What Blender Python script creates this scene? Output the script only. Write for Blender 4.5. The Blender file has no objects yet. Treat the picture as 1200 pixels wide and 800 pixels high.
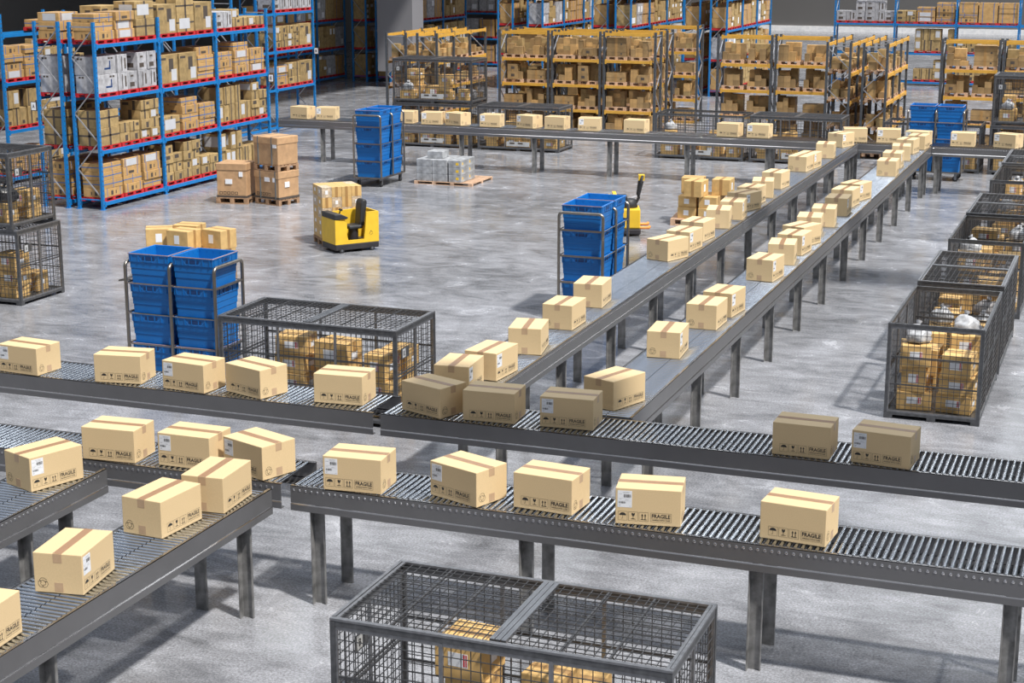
import bpy, bmesh, math, random
from mathutils import Vector, Matrix
random.seed(7)
PI = math.pi
scn = bpy.context.scene
C = scn.collection

# ------------------------------------------------------------------ materials
MAT = {}
def mat(name, col, rough=0.6, metal=0.0, var=0.12, scale=6.0, rnd=0.0, bump=0.0, spec=0.5, col2=None, detail=4.0, rvar=0.0):
    m = bpy.data.materials.new(name); m.use_nodes = True
    nt = m.node_tree; N = nt.nodes; L = nt.links
    b = N['Principled BSDF']
    b.inputs['Roughness'].default_value = rough
    b.inputs['Metallic'].default_value = metal
    b.inputs['Specular IOR Level'].default_value = spec
    tc = N.new('ShaderNodeTexCoord')
    nz = N.new('ShaderNodeTexNoise'); nz.inputs['Scale'].default_value = scale; nz.inputs['Detail'].default_value = detail
    L.new(tc.outputs['Object'], nz.inputs['Vector'])
    rp = N.new('ShaderNodeMapRange'); rp.inputs['From Min'].default_value = .3; rp.inputs['From Max'].default_value = .7
    L.new(nz.outputs['Fac'], rp.inputs['Value'])
    mx = N.new('ShaderNodeMix'); mx.data_type = 'RGBA'
    c1 = [max(0, c*(1-var)) for c in col]; c2 = [min(1, c*(1+var)) for c in (col2 or col)]
    mx.inputs[6].default_value = (*c1, 1); mx.inputs[7].default_value = (*c2, 1)
    L.new(rp.outputs['Result'], mx.inputs[0])
    out = mx.outputs[2]
    if rnd:
        oi = N.new('ShaderNodeObjectInfo'); hs = N.new('ShaderNodeHueSaturation')
        mr = N.new('ShaderNodeMapRange'); mr.inputs['To Min'].default_value = 1-rnd; mr.inputs['To Max'].default_value = 1+rnd
        L.new(oi.outputs['Random'], mr.inputs['Value']); L.new(mr.outputs['Result'], hs.inputs['Value']); L.new(out, hs.inputs['Color'])
        out = hs.outputs['Color']
    L.new(out, b.inputs['Base Color'])
    if rvar:
        r2 = N.new('ShaderNodeMapRange'); r2.inputs['To Min'].default_value = max(.03, rough-rvar); r2.inputs['To Max'].default_value = rough+rvar
        L.new(rp.outputs['Result'], r2.inputs['Value']); L.new(r2.outputs['Result'], b.inputs['Roughness'])
    if bump:
        bp = N.new('ShaderNodeBump'); bp.inputs['Strength'].default_value = bump; bp.inputs['Distance'].default_value = .01
        L.new(nz.outputs['Fac'], bp.inputs['Height']); L.new(bp.outputs['Normal'], b.inputs['Normal'])
    MAT[name] = m
    return m

mat('carton', (.67, .505, .29), .62, var=.04, scale=120, rnd=.04, spec=.3)
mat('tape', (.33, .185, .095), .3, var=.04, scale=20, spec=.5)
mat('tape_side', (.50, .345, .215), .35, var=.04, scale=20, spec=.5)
mat('ink', (.03, .028, .026), .6, var=.0)
mat('paper', (.78, .80, .84), .5, var=.02)
mat('kraft', (.50, .31, .125), .7, var=.2, scale=9, rnd=.16, bump=.2)
mat('kraft_yellow', (.33, .23, .10), .7, var=.25, scale=9, rnd=.16)
mat('kraft_orange', (.43, .26, .10), .7, var=.15, scale=9, rnd=.12)
mat('kraft_dull', (.29, .185, .08), .7, var=.2, scale=7, rnd=.25)
mat('greybox', (.36, .36, .38), .6, var=.3, scale=9, rnd=.12)
mat('whitebox', (.31, .32, .335), .55, var=.35, scale=9, rnd=.05, bump=.3)
mat('print', (.07, .055, .045), .7, var=.1)
mat('strap_blue', (.01, .13, .40), .45, var=.05)
mat('strap_grey', (.12, .14, .15), .5)
mat('rail', (.18, .18, .188), .34, metal=.5, var=.06, scale=3)
mat('rail_top', (.34, .33, .33), .16, metal=.9, var=.05)
mat('roller', (.50, .53, .57), .14, metal=1.0, var=.08, scale=8)
mat('steel', (.27, .28, .30), .34, metal=.85, var=.15, scale=5)
mat('leg', (.25, .25, .25), .55, metal=.55, var=.45, scale=9, detail=6)
mat('cage', (.13, .134, .142), .4, metal=.75, var=.25, scale=20)
mat('cageframe', (.235, .24, .255), .4, metal=.75, var=.2, scale=20)
mat('rim_glint', (.50, .30, .20), .4)  # warm glint along the crate rims, put in as colour
mat('wire', (.075, .077, .083), .5, metal=.5, var=.1)
mat('lidmesh', (.10, .105, .115), .45, metal=.6, var=.1)
mat('cart', (.30, .27, .235), .32, metal=.9, var=.1)
mat('blue', (.003, .135, .44), .42, var=.06, scale=4, rnd=.06)
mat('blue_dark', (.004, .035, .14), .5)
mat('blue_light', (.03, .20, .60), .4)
mat('rackblue', (.005, .17, .47), .42, var=.1, scale=5)
mat('rackdark', (.09, .10, .115), .5, metal=.4, var=.2, scale=12)
mat('rackyellow', (.60, .33, .05), .5, var=.1, scale=5)
mat('brace', (.40, .41, .44), .45, metal=.6)
mat('red', (.50, .018, .022), .5, var=.12, scale=8)
mat('wood', (.50, .33, .22), .75, var=.25, scale=12, rnd=.15)
mat('wood_dark', (.33, .20, .115), .75, var=.3, scale=12, rnd=.1)
mat('rubber', (.018, .018, .02), .6, var=.2)
mat('seat', (.022, .024, .028), .5, var=.2)
mat('yellow', (.72, .46, .03), .45, var=.08, scale=6)
mat('agvblack', (.028, .026, .03), .45, var=.2)
mat('foil', (.42, .43, .45), .35, var=.35, scale=14, bump=.6)
mat('greybag', (.22, .21, .21), .5, var=.3, scale=8, bump=.6)
mat('blackbag', (.03, .03, .033), .35, var=.3, scale=8, bump=.6)
mat('wrapbrown', (.45, .275, .145), .62, var=.16, scale=7, rnd=.05, bump=.55)
mat('paper_dull', (.50, .51, .54), .6, var=.05)
mat('plate', (.42, .43, .44), .5)
mat('wallgrey', (.14, .137, .135), .8, var=.05, scale=.3)
mat('pillargrey', (.22, .22, .24), .8, var=.04, scale=.4)
mat('light_strip', (.9, .92, .95), .6)
mat('orange', (.75, .26, .05), .45)
mat('shrink', (.45, .34, .24), .2, var=.2, scale=15)

def floor_mat():
    m = bpy.data.materials.new('concrete_floor'); m.use_nodes = True
    nt = m.node_tree; N = nt.nodes; L = nt.links; b = N['Principled BSDF']
    tc = N.new('ShaderNodeTexCoord')
    def noise(s, d=6, r=.55, dist=0, stretch=None):
        n = N.new('ShaderNodeTexNoise'); n.inputs['Scale'].default_value = s; n.inputs['Detail'].default_value = d
        n.inputs['Roughness'].default_value = r; n.inputs['Distortion'].default_value = dist
        if stretch:
            mp = N.new('ShaderNodeMapping'); mp.inputs['Scale'].default_value = stretch; mp.inputs['Rotation'].default_value = (0, 0, .5)
            L.new(tc.outputs['Object'], mp.inputs['Vector']); L.new(mp.outputs['Vector'], n.inputs['Vector'])
        else: L.new(tc.outputs['Object'], n.inputs['Vector'])
        return n
    def ramp(src, pts):
        r = N.new('ShaderNodeValToRGB'); L.new(src, r.inputs['Fac'])
        e = r.color_ramp.elements
        e[0].position, e[0].color = pts[0][0], (*pts[0][1], 1)
        e[1].position, e[1].color = pts[-1][0], (*pts[-1][1], 1)
        for p, c in pts[1:-1]:
            x = e.new(p); x.color = (*c, 1)
        return r.outputs['Color']
    def mixc(a, b_, f, mode='MIX'):
        x = N.new('ShaderNodeMix'); x.data_type = 'RGBA'; x.blend_type = mode
        if isinstance(f, float): x.inputs[0].default_value = f
        else: L.new(f, x.inputs[0])
        L.new(a, x.inputs[6]); L.new(b_, x.inputs[7]); return x.outputs[2]
    big = noise(.28, 4, .55, .8)
    mid = noise(1.5, 8, .68, .8)
    fine = noise(48, 8, .75)
    swirl = noise(1.1, 6, .6, 1.5, (1, 3.2, 1))
    speck = noise(90, 3, .8)
    g = lambda v: (v*.985, v*1.0, v*1.045)
    c1 = ramp(big.outputs['Fac'], [(.32, g(.10)), (.66, g(.34))])
    c2 = ramp(mid.outputs['Fac'], [(.30, g(.06)), (.48, g(.19)), (.62, g(.34)), (.72, g(.72))])
    c3 = ramp(swirl.outputs['Fac'], [(.35, g(.10)), (.66, g(.44))])
    c4 = ramp(fine.outputs['Fac'], [(.34, g(.10)), (.5, g(.5)), (.64, g(.92))])
    c5 = ramp(speck.outputs['Fac'], [(.28, g(.2)), (.42, g(.5))])
    c = mixc(c1, c2, .50); c = mixc(c, c3, .28)
    c = mixc(c, c4, .60, 'OVERLAY'); c = mixc(c, c5, .35, 'OVERLAY')
    L.new(c, b.inputs['Base Color'])
    rr = N.new('ShaderNodeMapRange'); rr.inputs['From Min'].default_value = .35; rr.inputs['From Max'].default_value = .65
    rr.inputs['To Min'].default_value = .12; rr.inputs['To Max'].default_value = .28
    L.new(mid.outputs['Fac'], rr.inputs['Value']); L.new(rr.outputs['Result'], b.inputs['Roughness'])
    b.inputs['Specular IOR Level'].default_value = .55
    bp = N.new('ShaderNodeBump'); bp.inputs['Strength'].default_value = .12; bp.inputs['Distance'].default_value = .004
    L.new(fine.outputs['Fac'], bp.inputs['Height']); L.new(bp.outputs['Normal'], b.inputs['Normal'])
    MAT['concrete'] = m
floor_mat()

# ------------------------------------------------------------------ mesh builder
class MB:
    def __init__(s): s.v = []; s.f = []; s.m = []; s.sm = []; s.mats = []
    def mi(s, name):
        if name not in s.mats: s.mats.append(name)
        return s.mats.index(name)
    def add(s, vs, fs, m, smooth=False):
        o = len(s.v); s.v += [tuple(p) for p in vs]; k = s.mi(m)
        for f in fs: s.f.append([o+i for i in f]); s.m.append(k); s.sm.append(smooth)
    def box(s, x0, y0, z0, x1, y1, z1, m='steel', M=None):
        vs = [Vector(p) for p in ((x0,y0,z0),(x1,y0,z0),(x1,y1,z0),(x0,y1,z0),(x0,y0,z1),(x1,y0,z1),(x1,y1,z1),(x0,y1,z1))]
        if M is not None: vs = [M @ p for p in vs]
        s.add(vs, [(0,3,2,1),(4,5,6,7),(0,1,5,4),(1,2,6,5),(2,3,7,6),(3,0,4,7)], m)
    def cyl(s, a, b, r, n=10, m='steel', r2=None, cap=True, smooth=True):
        a = Vector(a); b = Vector(b); d = (b-a).normalized(); r2 = r if r2 is None else r2
        u = d.orthogonal().normalized(); w = d.cross(u)
        vs = []
        for c, rr in ((a, r), (b, r2)):
            for i in range(n):
                t = 2*PI*i/n; vs.append(c+(u*math.cos(t)+w*math.sin(t))*rr)
        s.add(vs, [(i, (i+1) % n, n+(i+1) % n, n+i) for i in range(n)], m, smooth)
        if cap: s.add(vs, [tuple(range(n-1, -1, -1)), tuple(range(n, 2*n))], m)
    def bar(s, a, b, w, m='steel', h=None, up=(0,0,1)):
        a = Vector(a); b = Vector(b); d = (b-a).normalized(); up = Vector(up)
        if abs(d.dot(up)) > .95: up = Vector((1,0,0))
        u = d.cross(up).normalized(); v = u.cross(d); h = h or w
        vs = [c+u*sx*w/2+v*sy*h/2 for c in (a, b) for sx, sy in ((-1,-1),(1,-1),(1,1),(-1,1))]
        s.add(vs, [(0,1,2,3),(7,6,5,4),(0,4,5,1),(1,5,6,2),(2,6,7,3),(3,7,4,0)], m)
    def tube(s, pts, r, m='cart', n=8):
        pts = [Vector(p) for p in pts]
        rings = []; u = None
        for i, p in enumerate(pts):
            d = ((pts[min(i+1, len(pts)-1)]-p).normalized()+(p-pts[max(i-1, 0)]).normalized()).normalized()
            if u is None: u = d.orthogonal().normalized()
            u = (u-d*u.dot(d)).normalized(); w = d.cross(u)
            rings.append([p+(u*math.cos(2*PI*k/n)+w*math.sin(2*PI*k/n))*r for k in range(n)])
        vs = [q for R_ in rings for q in R_]; fs = []
        for i in range(len(pts)-1):
            for k in range(n): fs.append((i*n+k, i*n+(k+1) % n, (i+1)*n+(k+1) % n, (i+1)*n+k))
        s.add(vs, fs, m, True)
        s.add(vs, [tuple(range(n-1, -1, -1)), tuple(range(len(vs)-n, len(vs)))], m)
    def prism(s, pts, y0, y1, m, M=None):
        """pts: (x, z) polygon extruded along y"""
        n = len(pts)
        vs = [Vector((x, y0, z)) for x, z in pts]+[Vector((x, y1, z)) for x, z in pts]
        if M is not None: vs = [M @ p for p in vs]
        s.add(vs, [tuple(range(n)), tuple(range(2*n-1, n-1, -1))]+[(i, i+n, (i+1) % n+n, (i+1) % n) for i in range(n)], m)
    def poly(s, pts, m, M):
        s.add([M @ Vector((x, y, 0)) for x, y in pts], [tuple(range(len(pts)))], m)
    def stroke(s, pts, w, m, M, closed=False):
        P = [Vector(p) for p in pts]; n = len(P)
        for i in range(n if closed else n-1):
            a = P[i]; b = P[(i+1) % n]; d = (b-a).normalized(); nn = Vector((-d.y, d.x))*w/2; e = d*w/2
            s.poly([a-nn-e, b-nn+e, b+nn+e, a+nn-e], m, M)
    def build(s, name, parent=None, loc=None, shade=None):
        me = bpy.data.meshes.new(name)
        me.from_pydata(s.v, [], s.f)
        for k in s.mats: me.materials.append(MAT[k])
        me.polygons.foreach_set('material_index', s.m)
        me.polygons.foreach_set('use_smooth', s.sm)
        me.update()
        o = bpy.data.objects.new(name, me); C.objects.link(o)
        if parent: o.parent = parent
        if loc: o.location = loc
        return o

def append(o, mb):
    """adds printed areas to the mesh of an existing part"""
    bm = bmesh.new(); bm.from_mesh(o.data); idx = {}
    for k in mb.mats:
        names = [x.name for x in o.data.materials]
        if k not in names: o.data.materials.append(MAT[k]); names.append(k)
        idx[k] = names.index(k)
    vs = [bm.verts.new(p) for p in mb.v]
    for f, mi in zip(mb.f, mb.m):
        fc = bm.faces.new([vs[i] for i in f]); fc.material_index = idx[mb.mats[mi]]
    bm.to_mesh(o.data); bm.free(); return o
def bevel(o, w=.004, seg=2):
    bm = bmesh.new(); bm.from_mesh(o.data)
    bmesh.ops.remove_doubles(bm, verts=bm.verts, dist=1e-5)
    bmesh.ops.recalc_face_normals(bm, faces=bm.faces)
    es = [e for e in bm.edges if len(e.link_faces) == 2 and e.calc_face_angle(0) > .5]
    bmesh.ops.bevel(bm, geom=es, offset=w, segments=seg, profile=.5, affect='EDGES')
    bm.to_mesh(o.data); bm.free(); return o

LABELS = {}
def tag(o, label, cat, group=None, kind=None):
    n = len(label.replace('-', ' ').split())
    if n < 4 or n > 16: print('LABELLEN', n, label)
    if label in LABELS: print('DUPLABEL', label)
    LABELS[label] = 1
    o['label'] = label; o['category'] = cat
    if group: o['group'] = group
    if kind: o['kind'] = kind
    return o
def empty(name, loc=(0,0,0), rz=0):
    o = bpy.data.objects.new(name, None); C.objects.link(o); o.location = loc; o.rotation_euler = (0, 0, rz)
    o.empty_display_size = .1
    return o
def dup(root, loc, rz=0, parent=None):
    r = root.copy(); C.objects.link(r); r.location = loc; r.rotation_euler = (0, 0, rz)
    if parent: r.parent = parent
    for k in ('label', 'category', 'group'):
        if k in r: del r[k]
    for ch in list(root.children):
        c = ch.copy(); C.objects.link(c); c.parent = r
        for g in list(ch.children):
            d = g.copy(); C.objects.link(d); d.parent = c
    return r
USED = set()
def inst(root, loc, rz=0):
    """first use moves the prototype itself, later uses copy it with its parts"""
    if root.name not in USED:
        USED.add(root.name); root.location = loc; root.rotation_euler = (0, 0, rz); return root
    return dup(root, loc, rz)
ORD = ['zeroth','first','second','third','fourth','fifth','sixth','seventh','eighth','ninth','tenth','eleventh','twelfth',
       'thirteenth','fourteenth','fifteenth','sixteenth','seventeenth','eighteenth','nineteenth','twentieth']
def o_(i): return ORD[i] if i < len(ORD) else '%dth' % i

_txt = {}
def text_geo(s):
    if s not in _txt:
        cu = bpy.data.curves.new('txt', 'FONT'); cu.body = s; cu.size = 1; cu.offset = .028; cu.resolution_u = 2
        ob = bpy.data.objects.new('txt', cu); C.objects.link(ob)
        dg = bpy.context.evaluated_depsgraph_get()
        me = bpy.data.meshes.new_from_object(ob.evaluated_get(dg))
        vs = [v.co.copy() for v in me.vertices]; fs = [tuple(p.vertices) for p in me.polygons]
        bpy.data.objects.remove(ob); bpy.data.curves.remove(cu); bpy.data.meshes.remove(me)
        x0 = min(v.x for v in vs); x1 = max(v.x for v in vs); y0 = min(v.y for v in vs); y1 = max(v.y for v in vs)
        _txt[s] = ([((v.x-x0)/(x1-x0), (v.y-y0)/(y1-y0)) for v in vs], fs)
    return _txt[s]
def put_text(mb, s, x, y, w, h, m, M):
    vs, fs = text_geo(s)
    mb.add([M @ Vector((x+a*w, y+b*h, 0)) for a, b in vs], fs, m)

# planes: matrix taking (u, v, 0) to a face. front: facing -y ; right: facing +x ; left: facing -x ; top
def face_front(x0, y, z0): return Matrix(((1,0,0,x0),(0,0,-1,y),(0,1,0,z0),(0,0,0,1)))
def face_right(x, y0, z0): return Matrix(((0,0,1,x),(1,0,0,y0),(0,1,0,z0),(0,0,0,1)))
def face_left(x, y0, z0): return Matrix(((0,0,-1,x),(-1,0,0,y0),(0,1,0,z0),(0,0,0,1)))
def face_back(x0, y, z0): return Matrix(((-1,0,0,x0),(0,0,1,y),(0,1,0,z0),(0,0,0,1)))

# ------------------------------------------------------------------ setting
def structure(name, mb):
    o = mb.build(name); o['kind'] = 'structure'; return o
m = MB(); m.box(-44, -8, -.2, 26, 102, 0, 'concrete'); structure('floor', m)
m = MB(); m.box(-44, 100, .30, 26, 100.4, 12, 'wallgrey'); structure('wall_back', m)
m = MB(); m.box(-44, 99.9, 0, 26, 100.3, .30, 'light_strip'); structure('light_strip_back', m)  # white colour stands in for the strip of light under the wall
m = MB(); m.box(-40.4, -8, 0, -40, 102, 12, 'wallgrey'); structure('wall_left', m)
m = MB(); m.box(-44, 47, 9.6, -22.0, 102, 10, 'wallgrey'); structure('shade_slab', m)  # unseen roof slab, added to keep the far left dark
# unseen roof girders, added to shade parts of the belts below
def shade_girder(name, x0, x1, y, z, w, h):
    g = MB(); g.box(x0, y-w/2, z, x1, y+w/2, z+.04, 'pillargrey'); g.box(x0, y-.03, z, x1, y+.03, z+h, 'pillargrey'); g.box(x0, y-w/2, z+h, x1, y+w/2, z+h+.04, 'pillargrey')
    return structure(name, g)
shade_girder('shade_girder_near', -1.9, 26, 12.35, 9.0, 1.15, .5)
shade_girder('shade_girder_far', -3.2, 26, 25.2, 9.0, 1.3, .5)
m = MB(); m.box(-26.91, 57.0, .59, -25.49, 58.0, 9.6, 'pillargrey'); structure('trim_1', m)   # grey pillar

# ------------------------------------------------------------------ roller conveyors
mat('bolt', (.5, .5, .52), .25, metal=.9)
W, T, ZB, P = .655, 1.045, .83, .0545
def mk_rail(L, far=False):
    m = MB()
    y = W if far else 0; s = -1 if far else 1
    m.prism([(0, .895), (L, .895), (L, T), (0, T)], y, y+s*.006, 'rail')
    m.prism([(0, ZB), (L, ZB), (L, .884), (0, .884)], y-s*.006, y+s*.006, 'rail')
    ya, yb = y-s*.006, y
    m.add([(0, ya, .884), (L, ya, .884), (L, yb, .893), (0, yb, .893)], [(0, 1, 2, 3)], 'rail_top')
    m.box(0, min(y, y+s*.034), T-.004, L, max(y, y+s*.034), T, 'rail_top')
    m.box(0, min(y-s*.004, y+s*.05), ZB, L, max(y-s*.004, y+s*.05), ZB+.006, 'rail')
    return m
def mk_roller(bolt):
    m = MB(); z = 1.05-.0190
    m.cyl((0, .028, z), (0, .262, z), .0190, 12, 'roller')
    m.cyl((0, .272, z), (0, W-.026, z), .0175, 12, 'roller')
    m.cyl((0, .007, z-.012), (0, W-.007, z-.012), .006, 6, 'steel')
    if bolt:
        m.cyl((0, .005, z-.024), (0, -.0015, z-.024), .0125, 12, 'bolt'); m.cyl((0, -.0015, z-.024), (0, -.005, z-.024), .0125, 12, 'bolt', r2=.007)
    return m
def mk_leg(flip):
    m = MB(); s = -1 if flip else 1
    m.box(0, -.004, 0, .105, .004, ZB+.03, 'leg')                    # web facing the aisle
    m.box(0, -.062 if s > 0 else 0, 0, .008, 0 if s > 0 else .062, ZB+.03, 'leg')
    m.box(.097, -.022 if s > 0 else 0, 0, .105, 0 if s > 0 else .022, ZB+.03, 'leg')
    return m
_roll = {}; _leg = {}
def conveyor(label, ox, oy, L, along='X', bolts=True, legs=(), group=None, near_end=0):
    """local frame: x along the belt, y across (0 = side seen by the camera)"""
    t = empty('roller_conveyor', (ox, oy, 0), 0 if along == 'X' else PI/2)
    tag(t, label, 'conveyor', group or 'grey steel roller conveyors')
    mk_rail(L).build('side_rail', t); mk_rail(L, True).build('side_rail', t)
    for i, x in enumerate(legs):
        for far in (0, 1):
            key = (along, far)
            if key not in _leg: _leg[key] = None
            lm = MB()
            if _leg[key] is None:
                src = mk_leg(far)
                lo = src.build('leg', t); _leg[key] = lo.data
            else:
                lo = bpy.data.objects.new('leg', _leg[key]); C.objects.link(lo); lo.parent = t
            # the web always faces the hall's front (-y world)
            if along == 'X': lo.location = (x, W-.09 if far else .075, 0)
            else:
                lo.location = (x, W-.05 if far else .155, 0); lo.rotation_euler = (0, 0, -PI/2)
        cm = MB(); cm.box(x+.01, .09 if along == 'X' else .15, .835, x+.05, W-.09, .865, 'rail'); cm.build('cross_member', t)
    n = int((L-.05)/P); keyb = bolts
    if keyb not in _roll: _roll[keyb] = mk_roller(bolts)
    first = None; rest = MB()
    order = range(n)
    # the hundred rollers nearest to the camera are parts of their own
    def dist(i):
        x = .03+i*P
        return (ox+x)**2+oy**2 if along == 'X' else ox**2+(oy+x)**2
    inview = [i for i in order if (ox+i*P > -15 and ox+i*P < .1) or along == 'Y' or oy > 30]
    near = set(sorted(inview, key=dist)[:100])
    for i in order:
        x = .03+i*P
        if i in near:
            if first is None:
                first = _roll[keyb].build('roller', t); o = first
            else:
                o = bpy.data.objects.new('roller', first.data); C.objects.link(o); o.parent = t
            o.location = (x, 0, 0)
        else:
            z = 1.05-.0190
            rest.cyl((x, .028, z), (x, .262, z), .0190, 10, 'roller', cap=False); rest.cyl((x, .272, z), (x, W-.026, z), .0175, 10, 'roller', cap=False)
            if bolts: rest.cyl((x, .001, z-.022), (x, -.004, z-.022), .0125, 6, 'bolt', r2=.008)
    if rest.v:
        o = rest.build('rollers', t); o['kind'] = 'stuff'
    return t
lg = lambda s, e, st, off: [round(off+k*st, 3) for k in range(99) if s+.02 < off+k*st < e-.12]
conveyor('front right roller conveyor with bolted side rail above the front mesh cage', -6.43, 11.76, 7.2, 'X', True, [.17, 2.03, 3.89, 5.75])
conveyor('front left roller conveyor whose right end stops behind the lower diagonal conveyors', -11.1, 11.76, 4.58, 'X', True, [.5, 3.25])
conveyor('middle right roller conveyor with plain rail crossing in front of both long conveyors', -6.64, 13.97, 7.5, 'X', False, [6.9])
conveyor('middle left roller conveyor with plain rail in front of the crate trolley', -12.4, 13.97, 5.68, 'X', False, [.3])
BL = [.95+1.9*k for k in range(12)]
conveyor('left long diagonal conveyor, its nearer half starting beside the middle conveyor', -5.93, 14.70, 11.40, 'Y', True, [x for x in BL if x < 11.2])
conveyor('left long diagonal conveyor, far section reaching the back conveyor', -5.93, 26.12, 11.05, 'Y', True, [x-11.42 for x in BL if x > 11.5]+[10.9])
conveyor('right long diagonal conveyor, its nearer half starting beside the middle conveyor', -4.34, 14.70, 11.40, 'Y', False, [x for x in BL if x < 11.2])
conveyor('right long diagonal conveyor, far section ending at the back conveyor', -4.34, 26.12, 11.05, 'Y', False, [x-11.42 for x in BL if x > 11.5]+[10.9])
conveyor('short diagonal conveyor at the bottom left carrying four boxes', -6.53, 5.4, 6.22, 'Y', False, [3.3, 5.95])
conveyor('short diagonal conveyor at the far left edge carrying one box', -8.12, 6.6, 5.0, 'Y', True, [4.0, 4.55])
conveyor('long roller conveyor at the back passing in front of the yellow racks', -20.35, 37.22, 22.0, 'X', True, [k*1.866+1.16 for k in range(11)])

# ------------------------------------------------------------------ shipping boxes on the conveyors
LO, SH, HT = .511, .366, .2925
def mk_box(label):
    t = empty('shipping_box')
    m = MB(); m.box(-LO/2, -SH/2, 0, LO/2, SH/2, HT, 'carton'); b = m.build('carton', t); bevel(b, .005, 2)
    # seam of the top flaps on both ends
    e = .0009; m = MB(); tw = .066
    m.box(-LO/2+.002, -tw/2, HT, LO/2-.002, tw/2, HT+e, 'tape')
    for s in (-1, 1):
        x0, x1 = (LO/2, LO/2+e) if s > 0 else (-LO/2-e, -LO/2)
        m.box(x0, -tw/2, HT*.765, x1, tw/2, HT-.002, 'tape_side')
        m.box(x0, -tw/2, .012, x1, tw/2, HT*.27, 'tape_side')
    m.build('packing_tape', t)
    M_ = face_front(-LO/2, -SH/2-.0008, 0); m = MB()
    off = .045*LO if label else .135*LO
    s = .0715; z0 = .032; y0 = z0; g = .0105
    wl = .0016
    for k in range(3):
        x = off+k*(s+g)
        m.stroke([(x, y0), (x+s, y0), (x+s, y0+s), (x, y0+s)], wl, 'ink', M_, True)
        cx = x+s/2
        if k == 0:   # umbrella
            R_ = .027; cy = y0+.040
            pts = [(cx+R_*math.cos(a), cy+R_*.85*math.sin(a)) for a in [PI*j/12 for j in range(13)]]
            pts += [(cx-R_+2*R_*j/8, cy+(.004 if j % 2 else 0)) for j in range(1, 8)]
            m.poly(pts[:13], 'ink', M_)
            m.stroke([(cx, cy), (cx, y0+.016), (cx-.006, y0+.012), (cx-.010, y0+.017)], .0022, 'ink', M_)
        elif k == 1:  # glass
            m.poly([(cx-.013, y0+.062), (cx-.012, y0+.048), (cx-.006, y0+.037), (cx+.006, y0+.037), (cx+.012, y0+.048), (cx+.013, y0+.062), (cx+.004, y0+.062), (cx+.001, y0+.053), (cx-.002, y0+.062)], 'ink', M_)
            m.stroke([(cx, y0+.038), (cx, y0+.018)], .003, 'ink', M_); m.stroke([(cx-.018, y0+.013), (cx+.018, y0+.013)], .0028, 'ink', M_)
            m.stroke([(cx-.010, y0+.017), (cx+.010, y0+.017)], .002, 'ink', M_)
        else:        # arrows
            for q in (-.0115, .0115):
                m.stroke([(cx+q, y0+.016), (cx+q, y0+.046)], .0055, 'ink', M_)
                m.poly([(cx+q-.0085, y0+.043), (cx+q+.0085, y0+.043), (cx+q, y0+.061)], 'ink', M_)
            m.stroke([(cx-.020, y0+.0125), (cx+.020, y0+.0125)], .005, 'ink', M_)
    x = off+3*(s+g)+.008; w = .160
    m.stroke([(x, y0), (x+w, y0), (x+w, y0+s), (x, y0+s)], wl, 'ink', M_, True)
    put_text(m, 'FRAGILE', x+.008, y0+.031, w-.016, .032, 'ink', M_)
    m.stroke([(x+.006, y0+.025), (x+w-.006, y0+.025)], .0012, 'ink', M_)
    put_text(m, 'HANDLE WITH CARE', x+.010, y0+.010, w-.020, .0095, 'ink', M_)
    m.build('handling_marks', t)
    # recycling mark on both ends: three chasing arrows in outline
    for M_ in (face_right(LO/2+.0009, -SH/2, 0), face_left(-LO/2-.0009, SH/2, 0)):
        m = MB()
        cx, cy, R_ = .066, .070, .034
        for k in range(3):
            a0 = PI/2+k*2*PI/3
            def pt(r, a): return (cx+r*math.cos(a0+a), cy+r*math.sin(a0+a))
            r = math.radians
            q = [(.034, -52), (.0385, -18), (.0385, 18), (.034, 36), (.0375, 44), (.024, 66), (.0145, 30), (.0175, 26), (.021, 14), (.021, -14), (.0185, -48)]
            m.stroke([pt(rr_, r(-aa)) for rr_, aa in q], .0026, 'ink', M_, True)
        m.build('recycling_mark', t)
    if label:
        m = MB(); y = -SH/2; lx0 = -LO/2+.017; lw = .112; lz = .137; lh = .135
        m.box(lx0, y-.0009, lz, lx0+lw, y, lz+lh, 'paper'); lb = m.build('address_label', t)
        M_ = face_front(lx0, y-.0012, lz); m = MB(); rr = random.Random(3)
        def bars(x, yb, n, h, st):
            for k in range(n):
                wv = st*rr.choice((.35, .5, .8)); m.stroke([(x+k*st, yb), (x+k*st, yb+h)], wv, 'ink', M_)
        bars(.048, .082, 13, .022, .0046); bars(.010, .032, 13, .013, .0044)
        for (a, b, yv) in ((.010, .032, .108), (.040, .062, .124), (.066, .095, .124), (.010, .030, .066), (.060, .085, .060), (.010, .026, .020), (.010, .022, .012), (.092, .104, .010), (.045, .09, .115)):
            m.stroke([(a, yv), (b, yv)], .0016, 'strap_grey', M_)
        m.stroke([(.006, .074), (.106, .074)], .0007, 'strap_grey', M_); m.stroke([(.006, .052), (.106, .052)], .0007, 'strap_grey', M_)
        m.build('barcode', lb)
    return t
BOX = {0: mk_box(0), 1: mk_box(1)}
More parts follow.
